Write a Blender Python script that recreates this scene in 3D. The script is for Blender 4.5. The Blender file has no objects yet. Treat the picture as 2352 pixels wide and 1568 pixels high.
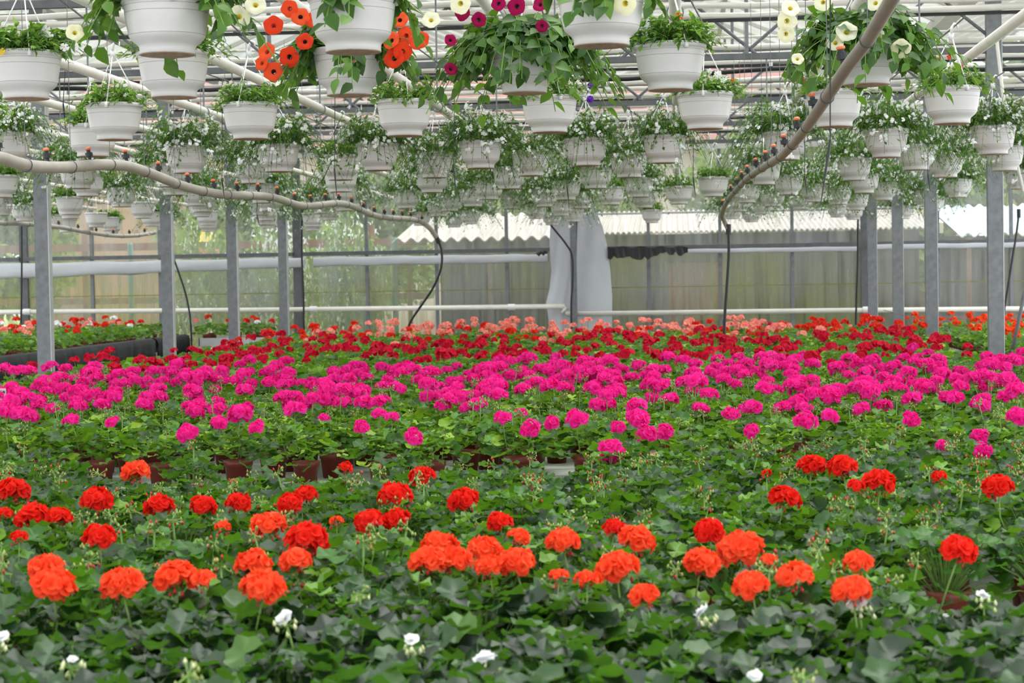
import bpy, math, random
import numpy as np
from mathutils import Matrix, Vector

# ------------------------------------------------------------------ camera, world, sun, exposure
SC = bpy.context.scene
COL = SC.collection
IW, IH, FPX = 2352.0, 1568.0, 4400.0
EYE = 1.55                                # eye height above the floor
HOR, VPX, ROLL = 640.0, 1560.0, 0.017     # horizon row at the image centre, vanishing column of the rows, roll
YAW = math.atan((VPX - IW / 2) / FPX)
PIT = math.atan((IH / 2 - HOR) / FPX)
_fw = Vector((-math.sin(YAW) * math.cos(PIT), math.cos(YAW) * math.cos(PIT), -math.sin(PIT)))
_rt = Vector((math.cos(YAW), math.sin(YAW), 0))
_up = _rt.cross(_fw)
CR = _rt * math.cos(ROLL) - _up * math.sin(ROLL)
CU = _up * math.cos(ROLL) + _rt * math.sin(ROLL)
CF = _fw
CAMP = Vector((0, 0, EYE))
cd = bpy.data.cameras.new('camera')
cam = bpy.data.objects.new('camera', cd)
COL.objects.link(cam)
SC.camera = cam
cam.matrix_world = Matrix(((CR.x, CU.x, -CF.x, CAMP.x), (CR.y, CU.y, -CF.y, CAMP.y), (CR.z, CU.z, -CF.z, CAMP.z), (0, 0, 0, 1)))
cd.sensor_fit = 'HORIZONTAL'
cd.sensor_width = 22.3
cd.lens = 22.3 * FPX / IW
cd.clip_start, cd.clip_end = 0.1, 400
cd.dof.use_dof = True
cd.dof.focus_distance = 8.0
cd.dof.aperture_fstop = 5.6

W = bpy.data.worlds.new('overcast_sky')
SC.world = W
W.use_nodes = True
bgn = W.node_tree.nodes['Background']
bgn.inputs[0].default_value = (0.93, 0.965, 1.0, 1)
bgn.inputs[1].default_value = 1.6

sd = bpy.data.lights.new('sun', 'SUN')
sd.energy = 3.2
sd.angle = math.radians(50)
sd.color = (1.0, 0.97, 0.92)
so = bpy.data.objects.new('sun', sd)
so.rotation_euler = (math.radians(-16), math.radians(14), 0)
COL.objects.link(so)

vs = SC.view_settings
vs.view_transform = 'Standard'
vs.look = 'None'
vs.exposure = 0.74
vs.gamma = 1.0
vs.use_curve_mapping = False
SC.cycles.transparent_max_bounces = 24

# ------------------------------------------------------------------ helpers
RNG = random.Random(11)


def hor(x):
    return HOR - ROLL * (x - IW / 2)


def ray(x, y):
    return CF + CR * ((x - IW / 2) / FPX) + CU * ((IH / 2 - y) / FPX)


def at_y(x, y, Y):
    d = ray(x, y)
    return CAMP + d * (Y / d.y)


def at_h(x, y, h):
    """point on the pixel's ray that lies h above the eye"""
    d = ray(x, y)
    return CAMP + d * (h / d.z)


def proj(p):
    d = Vector(p) - CAMP
    z = d.dot(CF)
    return IW / 2 + FPX * d.dot(CR) / z, IH / 2 - FPX * d.dot(CU) / z, z


def lin(r, g, b):
    f = lambda c: ((c / 255 + 0.055) / 1.055) ** 2.4 if c > 10 else c / 255 / 12.92
    return (f(r), f(g), f(b), 1)


class MB:
    """collects shapes; build() links them as one mesh object"""

    def __init__(s):
        s.v, s.f, s.m = [], [], []

    def add(s, V, F, m=0, M=None):
        o = len(s.v)
        if M is not None:
            V = np.asarray(V) @ np.array(M.to_3x3()).T + np.array(M.translation)
        s.v.extend([tuple(p) for p in V])
        s.f.extend([tuple(i + o for i in f) for f in F])
        if isinstance(m, int):
            s.m.extend([m] * len(F))
        else:
            s.m.extend(m)
        return s

    def box(s, c, d, m=0, R=None):
        x, y, z = d[0] / 2, d[1] / 2, d[2] / 2
        V = [Vector(p) for p in ((-x, -y, -z), (x, -y, -z), (x, y, -z), (-x, y, -z), (-x, -y, z), (x, -y, z), (x, y, z), (-x, y, z))]
        if R is not None:
            V = [R @ p for p in V]
        V = [p + Vector(c) for p in V]
        return s.add(V, [(0, 3, 2, 1), (4, 5, 6, 7), (0, 1, 5, 4), (1, 2, 6, 5), (2, 3, 7, 6), (3, 0, 4, 7)], m)

    def beam(s, a, b, w, h, m=0):
        a, b = Vector(a), Vector(b)
        d = (b - a)
        L = d.length
        d.normalize()
        up = Vector((0, 0, 1)) if abs(d.z) < 0.95 else Vector((0, 1, 0))
        x = d.cross(up).normalized()
        z = x.cross(d)
        R = Matrix((x, d, z)).transposed()
        return s.box((a + b) / 2, (w, L, h), m, R)

    def tube(s, pts, r, seg=8, m=0, cap=True):
        pts = [Vector(p) for p in pts]
        n = len(pts)
        rr = r if isinstance(r, (list, tuple)) else [r] * n
        V, F = [], []
        ref = None
        for i, p in enumerate(pts):
            t = (pts[min(i + 1, n - 1)] - pts[max(i - 1, 0)]).normalized()
            if ref is None:
                ref = Vector((0, 0, 1)) if abs(t.z) < 0.9 else Vector((1, 0, 0))
            a = (ref - t * ref.dot(t)).normalized()
            ref = a
            b = t.cross(a)
            for k in range(seg):
                w = 2 * math.pi * k / seg
                V.append(p + (a * math.cos(w) + b * math.sin(w)) * rr[i])
        for i in range(n - 1):
            for k in range(seg):
                k2 = (k + 1) % seg
                F.append((i * seg + k, i * seg + k2, (i + 1) * seg + k2, (i + 1) * seg + k))
        if cap:
            F.append(tuple(range(seg - 1, -1, -1)))
            F.append(tuple((n - 1) * seg + k for k in range(seg)))
        return s.add(V, F, m)

    def lathe(s, prof, seg=24, m=0, c=(0, 0, 0), cap0=True, cap1=False, mcap=None):
        V, F, mm = [], [], []
        for r, z in prof:
            for k in range(seg):
                w = 2 * math.pi * k / seg
                V.append((c[0] + r * math.cos(w), c[1] + r * math.sin(w), c[2] + z))
        for i in range(len(prof) - 1):
            for k in range(seg):
                k2 = (k + 1) % seg
                F.append((i * seg + k, i * seg + k2, (i + 1) * seg + k2, (i + 1) * seg + k))
                mm.append(m)
        if cap0:
            F.append(tuple(range(seg - 1, -1, -1)))
            mm.append(m if mcap is None else mcap)
        if cap1:
            F.append(tuple((len(prof) - 1) * seg + k for k in range(seg)))
            mm.append(m if mcap is None else mcap)
        return s.add(V, F, mm)

    def mesh(s, name, mats, smooth=False):
        me = bpy.data.meshes.new(name)
        me.from_pydata(s.v, [], s.f)
        for m in (mats if isinstance(mats, (list, tuple)) else [mats]):
            me.materials.append(m)
        if any(s.m):
            me.polygons.foreach_set('material_index', s.m)
        if smooth:
            me.polygons.foreach_set('use_smooth', [True] * len(me.polygons))
        me.update()
        return me

    def build(s, name, mats, parent=None, smooth=False):
        return obj(name, s.mesh(name, mats, smooth), parent)


def obj(name, mesh, parent=None, M=None, mat=None):
    o = bpy.data.objects.new(name, mesh)
    COL.objects.link(o)
    if parent is not None:
        o.parent = parent
    if M is not None:
        o.matrix_basis = M
    if mat is not None:
        s = o.material_slots[0]
        s.link = 'OBJECT'
        s.material = mat
    return o


def tag(o, label, cat=None, group=None, kind=None):
    if label:
        o['label'] = label
    if cat:
        o['category'] = cat
    if group:
        o['group'] = group
    if kind:
        o['kind'] = kind
    return o


def thing(name, label, cat, loc=(0, 0, 0), group=None, rz=0, sc=1):
    o = obj(name, None)
    o.empty_display_size = 0.1
    o.location = loc
    o.rotation_euler = (0, 0, rz)
    o.scale = (sc, sc, sc)
    return tag(o, label, cat, group)


def frame(pos, xdir, nrm, s=1.0):
    """matrix with +X along xdir and +Z near nrm"""
    x = Vector(xdir).normalized()
    n = Vector(nrm)
    z = (n - x * n.dot(x))
    if z.length < 1e-4:
        z = x.orthogonal()
    z.normalize()
    y = z.cross(x)
    p = Vector(pos)
    return Matrix(((x.x * s, y.x * s, z.x * s, p.x), (x.y * s, y.y * s, z.y * s, p.y), (x.z * s, y.z * s, z.z * s, p.z), (0, 0, 0, 1)))


def facing(pos, d, s=1.0, roll=0.0):
    """matrix with +Z along d"""
    d = Vector(d).normalized()
    x = d.orthogonal().normalized()
    x = x * math.cos(roll) + d.cross(x) * math.sin(roll)
    y = d.cross(x)
    p = Vector(pos)
    return Matrix(((x.x * s, y.x * s, d.x * s, p.x), (x.y * s, y.y * s, d.y * s, p.y), (x.z * s, y.z * s, d.z * s, p.z), (0, 0, 0, 1)))


def ordinal(n):
    w = ['first', 'second', 'third', 'fourth', 'fifth', 'sixth', 'seventh', 'eighth', 'ninth', 'tenth', 'eleventh', 'twelfth']
    if n < len(w):
        return w[n]
    n += 1
    return f"{n}{'th' if 10 <= n % 100 <= 20 else {1: 'st', 2: 'nd', 3: 'rd'}.get(n % 10, 'th')}"


# ------------------------------------------------------------------ materials
def newmat(name):
    m = bpy.data.materials.new(name)
    m.use_nodes = True
    nt = m.node_tree
    return m, nt, nt.nodes['Principled BSDF'], nt.nodes['Material Output']


def node(nt, t, **kw):
    n = nt.nodes.new(t)
    for k, v in kw.items():
        setattr(n, k, v)
    return n


def ramp(nt, stops):
    r = node(nt, 'ShaderNodeValToRGB')
    e = r.color_ramp.elements
    e[0].position, e[0].color = stops[0]
    e[1].position, e[1].color = stops[-1]
    for p, c in stops[1:-1]:
        k = e.new(p)
        k.color = c
    return r


def plain(name, col, rough=0.5, metal=0.0, var=0.0, scale=8.0, stretch=(1, 1, 1), spec=0.5, bump=0.0):
    m, nt, p, out = newmat(name)
    p.inputs['Base Color'].default_value = col
    p.inputs['Roughness'].default_value = rough
    p.inputs['Metallic'].default_value = metal
    p.inputs['Specular IOR Level'].default_value = spec
    if var or bump:
        tc = node(nt, 'ShaderNodeTexCoord')
        mp = node(nt, 'ShaderNodeMapping')
        mp.inputs['Scale'].default_value = stretch
        nt.links.new(tc.outputs['Object'], mp.inputs[0])
        nz = node(nt, 'ShaderNodeTexNoise')
        nz.inputs['Scale'].default_value = scale
        nz.inputs['Detail'].default_value = 5
        nt.links.new(mp.outputs[0], nz.inputs['Vector'])
        if var:
            lo = tuple(c * (1 - var) for c in col[:3]) + (1,)
            hi = tuple(min(1, c * (1 + var)) for c in col[:3]) + (1,)
            r = ramp(nt, [(0.3, lo), (0.7, hi)])
            nt.links.new(nz.outputs['Fac'], r.inputs[0])
            nt.links.new(r.outputs[0], p.inputs['Base Color'])
        if bump:
            b = node(nt, 'ShaderNodeBump')
            b.inputs['Strength'].default_value = bump
            b.inputs['Distance'].default_value = 0.01
            nt.links.new(nz.outputs['Fac'], b.inputs['Height'])
            nt.links.new(b.outputs[0], p.inputs['Normal'])
    return m


def leafy(name, stops, rough=0.4, trans=0.3, tcol=(0.25, 0.5, 0.04, 1), spec=0.5):
    """leaf or petal: every island and every object takes its own tone; part of the light comes through"""
    m, nt, p, out = newmat(name)
    g = node(nt, 'ShaderNodeNewGeometry')
    oi = node(nt, 'ShaderNodeObjectInfo')
    a = node(nt, 'ShaderNodeMath', operation='ADD')
    f = node(nt, 'ShaderNodeMath', operation='FRACT')
    nt.links.new(g.outputs['Random Per Island'], a.inputs[0])
    nt.links.new(oi.outputs['Random'], a.inputs[1])
    nt.links.new(a.outputs[0], f.inputs[0])
    r = ramp(nt, stops)
    nt.links.new(f.outputs[0], r.inputs[0])
    nt.links.new(r.outputs[0], p.inputs['Base Color'])
    p.inputs['Roughness'].default_value = rough
    p.inputs['Specular IOR Level'].default_value = spec
    t = node(nt, 'ShaderNodeBsdfTranslucent')
    if tcol is None:
        nt.links.new(r.outputs[0], t.inputs['Color'])
    else:
        mx = node(nt, 'ShaderNodeMix', data_type='RGBA')
        mx.inputs[0].default_value = 0.6
        nt.links.new(r.outputs[0], mx.inputs[6])
        mx.inputs[7].default_value = tcol
        nt.links.new(mx.outputs[2], t.inputs['Color'])
    ms = node(nt, 'ShaderNodeMixShader')
    ms.inputs[0].default_value = trans
    nt.links.new(p.outputs[0], ms.inputs[1])
    nt.links.new(t.outputs[0], ms.inputs[2])
    nt.links.new(ms.outputs[0], out.inputs[0])
    return m


def glass(name, d0, d1, c0, c1, tint=(0.97, 0.98, 0.97, 1), scale=2.0, stretch=(1, 1, 1)):
    """window pane: clear glass under a film of dirt that scatters daylight"""
    m, nt, p, out = newmat(name)
    nt.nodes.remove(p)
    tc = node(nt, 'ShaderNodeTexCoord')
    oi = node(nt, 'ShaderNodeObjectInfo')
    va = node(nt, 'ShaderNodeVectorMath', operation='ADD')
    vm = node(nt, 'ShaderNodeVectorMath', operation='SCALE')
    vm.inputs['Scale'].default_value = 0.0
    nt.links.new(oi.outputs['Location'], va.inputs[0])
    nt.links.new(tc.outputs['Object'], va.inputs[1])
    mp = node(nt, 'ShaderNodeMapping')
    mp.inputs['Scale'].default_value = stretch
    nt.links.new(va.outputs[0], mp.inputs[0])
    nz = node(nt, 'ShaderNodeTexNoise')
    nz.inputs['Scale'].default_value = scale
    nz.inputs['Detail'].default_value = 6
    nz.inputs['Roughness'].default_value = 0.65
    nt.links.new(mp.outputs[0], nz.inputs['Vector'])
    n2 = node(nt, 'ShaderNodeTexNoise')
    n2.inputs['Scale'].default_value = 0.9
    nt.links.new(va.outputs[0], n2.inputs['Vector'])
    mr = node(nt, 'ShaderNodeMapRange')
    mr.inputs[1].default_value, mr.inputs[2].default_value = 0.3, 0.7
    mr.inputs[3].default_value, mr.inputs[4].default_value = d0, d1
    nt.links.new(nz.outputs['Fac'], mr.inputs[0])
    r = ramp(nt, [(0.35, c0), (0.65, c1)])
    nt.links.new(n2.outputs['Fac'], r.inputs[0])
    tl = node(nt, 'ShaderNodeBsdfTranslucent')
    df = node(nt, 'ShaderNodeBsdfDiffuse')
    nt.links.new(r.outputs[0], tl.inputs[0])
    nt.links.new(r.outputs[0], df.inputs[0])
    dirt = node(nt, 'ShaderNodeMixShader')
    dirt.inputs[0].default_value = 0.35
    nt.links.new(tl.outputs[0], dirt.inputs[1])
    nt.links.new(df.outputs[0], dirt.inputs[2])
    tr = node(nt, 'ShaderNodeBsdfTransparent')
    tr.inputs[0].default_value = tint
    gl = node(nt, 'ShaderNodeBsdfGlossy')
    gl.inputs['Roughness'].default_value = 0.08
    fr = node(nt, 'ShaderNodeFresnel')
    fr.inputs[0].default_value = 1.35
    mg = node(nt, 'ShaderNodeMixShader')
    nt.links.new(fr.outputs[0], mg.inputs[0])
    nt.links.new(tr.outputs[0], mg.inputs[1])
    nt.links.new(gl.outputs[0], mg.inputs[2])
    ms = node(nt, 'ShaderNodeMixShader')
    nt.links.new(mr.outputs[0], ms.inputs[0])
    nt.links.new(mg.outputs[0], ms.inputs[1])
    nt.links.new(dirt.outputs[0], ms.inputs[2])
    nt.links.new(ms.outputs[0], out.inputs[0])
    return m


M = {}
M['galv'] = plain('galvanised_steel', lin(128, 131, 136), 0.55, 0.35, 0.16, 18)
M['galv_dark'] = plain('weathered_steel', lin(104, 106, 110), 0.6, 0.3, 0.15, 14)
M['alu'] = plain('aluminium', lin(196, 198, 200), 0.4, 0.4, 0.08, 10)
M['bar'] = plain('glazing_bar', lin(205, 203, 198), 0.5, 0.1, 0.08, 6)
M['whitepipe'] = plain('white_painted_pipe', lin(230, 226, 218), 0.35, 0, 0.06, 9)
M['greypipe'] = plain('grey_plastic_pipe', lin(172, 165, 158), 0.4, 0, 0.10, 12)
M['brownpipe'] = plain('dusty_grey_pipe', lin(142, 132, 124), 0.38, 0, 0.12, 12)
M['black'] = plain('black_rubber', lin(30, 31, 33), 0.45)
M['wire'] = plain('steel_wire', lin(105, 106, 110), 0.4, 0.5)
M['orange_tip'] = plain('orange_plastic', lin(226, 120, 78), 0.4)
M['screen'] = plain('white_shade_fabric', lin(224, 220, 214), 0.8, 0, 0.05, 12)
M['sheet'] = plain('grey_white_plastic_sheet', lin(198, 201, 208), 0.35, 0, 0.05, 3, bump=0.25)
M['tarp'] = plain('black_fleece', lin(42, 43, 46), 0.9, 0, 0.5, 30, (1, 1, 0.15))
M['concrete'] = plain('concrete', lin(120, 118, 112), 0.9, 0, 0.2, 3)
M['tray'] = plain('bench_tray', lin(170, 172, 168), 0.6, 0, 0.18, 9)
M['lawn'] = plain('grass', lin(132, 144, 84), 0.9, 0, 0.25, 0.7)
M['hangpot'] = plain('white_plastic', lin(211, 208, 208), 0.38, 0, 0.015, 14)
M['potgroove'] = plain('groove_grey_brown', lin(158, 148, 142), 0.6)  # grey-brown tone of the thin lines in the pot grooves
M['potbase'] = plain('soil_stain', lin(160, 130, 110), 0.8, 0, 0.4, 40)
M['hanger'] = plain('white_hanger', lin(240, 240, 240), 0.4)
M['soil'] = plain('peat', lin(48, 36, 28), 0.95, 0, 0.3, 60)
M['terra'] = plain('brown_red_plastic', lin(112, 40, 28), 0.4, 0, 0.06, 20)
M['sticker'] = plain('white_paper', lin(232, 232, 230), 0.5)
M['ink'] = plain('black_ink', lin(40, 42, 60), 0.6)
M['redink'] = plain('red_ink', lin(190, 60, 60), 0.6)
M['stem'] = plain('green_stem', lin(112, 146, 66), 0.5, 0, 0.1, 30)
M['bud'] = leafy('bud_green', [(0, lin(120, 140, 66)), (1, lin(176, 186, 104))], 0.5, 0.2)
M['budred'] = leafy('bud_red', [(0, lin(176, 28, 30)), (1, lin(214, 60, 50))], 0.4, 0.1, None)
M['budpink'] = leafy('bud_pink', [(0, lin(170, 40, 80)), (1, lin(196, 90, 100))], 0.4, 0.1, None)
M['budpale'] = leafy('bud_pale', [(0, lin(196, 204, 140)), (1, lin(226, 228, 186))], 0.4, 0.2, None)
M['leaf_near'] = leafy('geranium_leaf_blue_green', [(0, lin(14, 32, 20)), (0.5, lin(27, 52, 30)), (0.9, lin(46, 82, 34)), (1, lin(74, 114, 32))], 0.42, 0.26, (0.18, 0.48, 0.02, 1), 0.6)
M['leaf'] = leafy('geranium_leaf', [(0, lin(14, 40, 14)), (0.5, lin(32, 72, 22)), (0.88, lin(60, 112, 28)), (1, lin(112, 156, 36))], 0.42, 0.28, (0.24, 0.55, 0.02, 1), 0.45)
M['leaf_mid'] = leafy('geranium_leaf_fresh', [(0, lin(24, 58, 15)), (0.45, lin(52, 102, 23)), (0.8, lin(88, 142, 32)), (1, lin(148, 182, 46))], 0.45, 0.3, (0.30, 0.58, 0.02, 1), 0.4)
M['petunia_leaf'] = leafy('petunia_leaf', [(0, lin(30, 64, 24)), (0.5, lin(54, 96, 34)), (1, lin(98, 140, 50))], 0.45, 0.3, (0.26, 0.52, 0.03, 1), 0.45)
M['basket_leaf'] = leafy('basket_leaf', [(0, lin(52, 92, 36)), (0.5, lin(88, 134, 50)), (1, lin(150, 182, 88))], 0.5, 0.3, (0.3, 0.55, 0.05, 1), 0.4)
M['lobelia_leaf'] = leafy('lobelia_leaf', [(0, lin(28, 66, 22)), (0.5, lin(56, 102, 32)), (1, lin(108, 150, 52))], 0.5, 0.3, (0.28, 0.52, 0.05, 1), 0.4)


def petals(name, a, b, tr=0.3):
    M[name] = leafy(name + '_petal', [(0, a), (1, b)], 0.6, tr, None, 0.15)


petals('white', lin(238, 238, 240), lin(250, 250, 250))
petals('coral', lin(242, 66, 32), lin(255, 100, 56), 0.38)
petals('red', lin(222, 22, 14), lin(240, 46, 26), 0.38)
petals('pink', lin(238, 16, 142), lin(252, 62, 178), 0.42)
petals('palepink', lin(236, 120, 180), lin(246, 160, 200))
petals('crimson', lin(198, 6, 42), lin(224, 24, 66), 0.4)
petals('scarlet', lin(222, 26, 20), lin(244, 60, 34), 0.4)
petals('salmon', lin(250, 130, 120), lin(255, 184, 168), 0.4)
petals('orange', lin(236, 60, 16), lin(250, 92, 30), 0.4)
petals('cream', lin(244, 240, 202), lin(250, 248, 228))
petals('magenta', lin(140, 6, 60), lin(170, 14, 84))
petals('violet', lin(98, 40, 170), lin(126, 60, 200))
petals('blush', lin(240, 222, 220), lin(248, 240, 236))
petals('yellow', lin(238, 190, 40), lin(248, 214, 70))
M['throat_dark'] = plain('dark_throat', lin(70, 20, 24), 0.7)
M['throat_yellow'] = plain('yellow_throat', lin(214, 196, 60), 0.7)
M['throat_orange'] = plain('orange_throat', lin(190, 52, 30), 0.7)
M['roofglass'] = glass('roof_glass', 0.12, 0.34, lin(226, 228, 226), lin(214, 216, 208), scale=3)
M['wallglass'] = glass('algae_glass', 0.10, 0.58, lin(168, 170, 168), lin(162, 166, 126), scale=3.6, stretch=(4.2, 4.2, 0.22))
M['clearglass'] = glass('dusty_glass', 0.06, 0.30, lin(196, 198, 200), lin(188, 190, 172), scale=3.4, stretch=(3.6, 3.6, 0.25))
M['algae'] = plain('algae_line', lin(128, 126, 64), 0.8, 0, 0.2, 10)

# ------------------------------------------------------------------ the setting: floor, roof, back wall
YW = 27.0            # back wall
BASE = -1.55
ROWX = (-5.41, 2.59)
SPANS = [-13.41, -9.41, -5.41, -1.41, 2.59, 6.59]
TRUSS_Y = [0.0, 4.0, 8.0, 12.0, 16.0, 20.0, 23.0, 26.0]
Z = lambda h: EYE + h


def structure(o):
    o['kind'] = 'structure'
    return o


mb = MB()
mb.box((-3, 10, -0.05), (26, 34.5, 0.1))
structure(tag(mb.build('floor', M['concrete']), 'grey concrete floor under the growing benches'))
mb = MB()
mb.box((-10, 68, -0.16), (150, 81.4, 0.1))
structure(tag(mb.build('ground', M['lawn']), 'sunlit yellow-green lawn outside the glass'))

roof = obj('ceiling', None)
structure(tag(roof, 'glass roof of low gables on white bars'))
G_H, RDG = 2.42, 3.25       # gutter and ridge above the eye
gut = MB()
gut.beam((0, -2.5, 0), (0, YW + 0.1, 0), 0.16, 0.10)
gme = gut.mesh('gutter', M['bar'])
for x in SPANS:
    obj('gutter', gme, roof, Matrix.Translation((x, 0, Z(G_H))))
rid = MB()
rid.beam((0, -2.5, 0), (0, YW + 0.1, 0), 0.06, 0.07)
rme = rid.mesh('ridge', M['bar'])
for x in SPANS[:-1]:
    obj('ridge', rme, roof, Matrix.Translation((x + 2, 0, Z(RDG))))
STEP = 1.0
SL = math.hypot(2, RDG - G_H)
ANG = math.atan2(RDG - G_H, 2)
bm_ = MB()
bm_.box((0, 0, 0), (SL, 0.035, 0.045))
bar_me = bm_.mesh('glazing_bar', M['bar'])
pn_ = MB()
pn_.box((0, 0, 0), (SL - 0.06, STEP - 0.04, 0.004))
pane_me = pn_.mesh('pane', M['roofglass'])
ny = int((YW + 2.5) / STEP)
for x in SPANS[:-1]:
    for sgn in (1, -1):
        cx = x + 1 if sgn == 1 else x + 3
        R = Matrix.Rotation(-ANG * sgn, 4, 'Y')
        for i in range(ny + 1):
            y = YW - i * STEP
            obj('glazing_bar', bar_me, roof, Matrix.Translation((cx, y, Z((G_H + RDG) / 2))) @ R)
            if i < ny:
                obj('pane', pane_me, roof, Matrix.Translation((cx, y - STEP / 2, Z((G_H + RDG) / 2) + 0.02)) @ R)

# back wall
wall = obj('wall_back', None)
structure(tag(wall, 'back wall of algae-stained glass panes between steel posts'))
RAIL = 0.40
JOINT = -0.15
WTOP = 1.80
mul = MB()
mul.box((0, 0, (Z(WTOP) + 0) / 2), (0.045, 0.06, Z(WTOP)))
mul_me = mul.mesh('mullion', M['galv'])
post_me = MB().box((0, 0, Z(G_H) / 2), (0.11, 0.10, Z(G_H))).mesh('wall_post', M['galv_dark'])


def wallpane(h0, h1):
    b = MB()
    b.box((0, 0, 0), (0.95, 0.006, h1 - h0 - 0.01))
    return (h0 + h1) / 2, b


P = []
for h0, h1, mt in ((-1.15, JOINT, 'wallglass'), (JOINT, RAIL, 'wallglass'), (RAIL, WTOP, 'clearglass'), (WTOP, G_H, 'clearglass')):
    c, b = wallpane(h0, h1)
    P.append((c, b.mesh('pane', M[mt])))
PCLEAR = [wallpane(h0, h1)[1].mesh('pane', M['clearglass']) for h0, h1 in ((-1.15, JOINT), (JOINT, RAIL))]
xs = [-13.41 + i for i in range(21)]
for i, x in enumerate(xs):
    if i % 4 == 0:
        obj('wall_post', post_me, wall, Matrix.Translation((x, YW, 0)))
    else:
        obj('mullion', mul_me, wall, Matrix.Translation((x, YW, 0)))
    if i < 20:
        for j, (c, me) in enumerate(P):
            if x > 2.5 and j < 2:
                me = PCLEAR[j]
            obj('pane', me, wall, Matrix.Translation((x + 0.5, YW + 0.02, Z(c))))
for x in SPANS[:-1]:      # gable triangle above every span
    b = MB()
    b.add([(x + 0.1, YW, Z(G_H) + 0.05), (x + 3.9, YW, Z(G_H) + 0.05), (x + 2, YW, Z(RDG) - 0.02),
           (x + 0.1, YW + .005, Z(G_H) + 0.05), (x + 3.9, YW + .005, Z(G_H) + 0.05), (x + 2, YW + .005, Z(RDG) - 0.02)],
          [(0, 1, 2), (5, 4, 3), (0, 3, 4, 1), (1, 4, 5, 2), (2, 5, 3, 0)])
    b.build('pane', M['clearglass'], wall)
rail_me = MB().box((0, 0, 0), (3.9, 0.05, 0.055)).mesh('rail', M['galv_dark'])
for s in range(5):
    obj('rail', rail_me, wall, Matrix.Translation((SPANS[s] + 2, YW - 0.06, Z(RAIL))))
MB().box((-3.4, YW - 0.03, Z(WTOP)), (20, 0.07, 0.07)).build('rail', M['bar'], wall)
MB().box((-3.4, YW - 0.03, Z(G_H)), (20, 0.08, 0.09)).build('rail', M['bar'], wall)
MB().box((-3.4, YW - 0.01, Z(JOINT)), (20, 0.02, 0.011)).build('joint_strip', M['algae'], wall)
MB().box((-3.4, YW, Z(-1.35)), (20, 0.16, 0.4)).build('plinth', M['concrete'], wall)

# ------------------------------------------------------------------ posts and trusses
side = ('left', 'right')
near = ('nearest', 'second', 'third', 'farthest')
pm = MB().box((0, 0, Z(2.36) / 2), (0.12, 0.08, Z(2.36))).mesh('column', M['galv'])
pe = MB().box((0.0625, 0, Z(2.36) / 2), (0.006, 0.086, Z(2.36))).mesh('lit_edge', M['alu'])  # paler strip paints the post's lit right-hand face into its colour
fp = MB().box((0, 0, 0.01), (0.2, 0.2, 0.02)).mesh('foot_plate', M['galv_dark'])
for r, x in enumerate(ROWX):
    for k, y in enumerate(TRUSS_Y[4:]):
        t = thing('steel_post', f'galvanised steel post, {near[k]} of the four in the {side[r]} row', 'post', (x, y, 0), f'posts of the {side[r]} row')
        obj('column', pm, t)
        obj('lit_edge', pe, t)
        obj('foot_plate', fp, t)

TB, TT = 1.80, 2.30
for k, y in enumerate(TRUSS_Y[3:]):
    t = thing('roof_truss', f"steel lattice truss across the roof, {ordinal(k)} from the camera", 'truss', (-3.41, y, Z(TB)), 'trusses under the glass roof')
    L = 20.0
    MB().box((0, 0, 0), (L, 0.06, 0.05)).build('bottom_chord', M['galv_dark'], t)
    MB().box((0, 0, TT - TB), (L, 0.06, 0.05)).build('top_chord', M['galv_dark'], t)
    d_me = MB().tube([(-0.3, 0, 0), (0.3, 0, TT - TB)], 0.014, 6).mesh('diagonal', M['galv_dark'])
    d_m2 = MB().tube([(0.3, 0, 0), (-0.3, 0, TT - TB)], 0.014, 6).mesh('diagonal', M['galv_dark'])
    st = MB().box((0, 0, (TT - TB) / 2 + 0.25), (0.03, 0.03, TT - TB + 0.5)).mesh('strut', M['galv'])
    for i in range(20):
        x = -9.75 + i
        obj('diagonal', d_me, t, Matrix.Translation((x, 0, 0)))
        obj('diagonal', d_m2, t, Matrix.Translation((x + 0.55, 0, 0)))
    for i in range(5):
        obj('strut', st, t, Matrix.Translation((-8 + 4 * i, 0, 0)))

# folded shade screens and their pipes, across the house
for k, y in enumerate((11.5, 14.4, 17.6, 20.6, 23.4, 25.6)):
    t = thing('shade_screen', f'folded white shade screen bundled under the roof, {ordinal(k)} from the camera', 'screen', (-3.41, y, Z(2.0)), 'folded shade screens')
    for i in range(3):
        b = MB()
        pts = [(-10 + j * 0.5, 0.04 * math.sin(j * 1.3 + i), 0.07 * (1 - i) + 0.008 * math.sin(j * 2.1 + k + i)) for j in range(41)]
        b.tube(pts, 0.024, 6)
        b.build('fabric_fold', M['screen'], t, True)
    MB().box((0, 0.02, -0.105), (20, 0.06, 0.02)).build('under_strip', M['black'], t)
    MB().tube([(-10, -0.05, 0.15), (10, -0.05, 0.15)], 0.012, 6).build('support_pipe', M['bar'], t)
b = MB()
pts = [(-10 + j * 0.6, 16.3 + 0.03 * math.sin(j), Z(1.70) + 0.03 * math.sin(j * 1.1)) for j in range(28)]
b.tube(pts, 0.020, 8)
cable = thing('cable_pipe', 'black sagging pipe slung below the nearest visible truss', 'pipe')
b.build('pipe', M['black'], cable, True)
cl = MB().box((0, 0, 0.05), (0.03, 0.03, 0.06)).mesh('clip', M['hanger'])
for j in range(3, 26, 3):
    obj('clip', cl, cable, Matrix.Translation(pts[j]))

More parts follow.
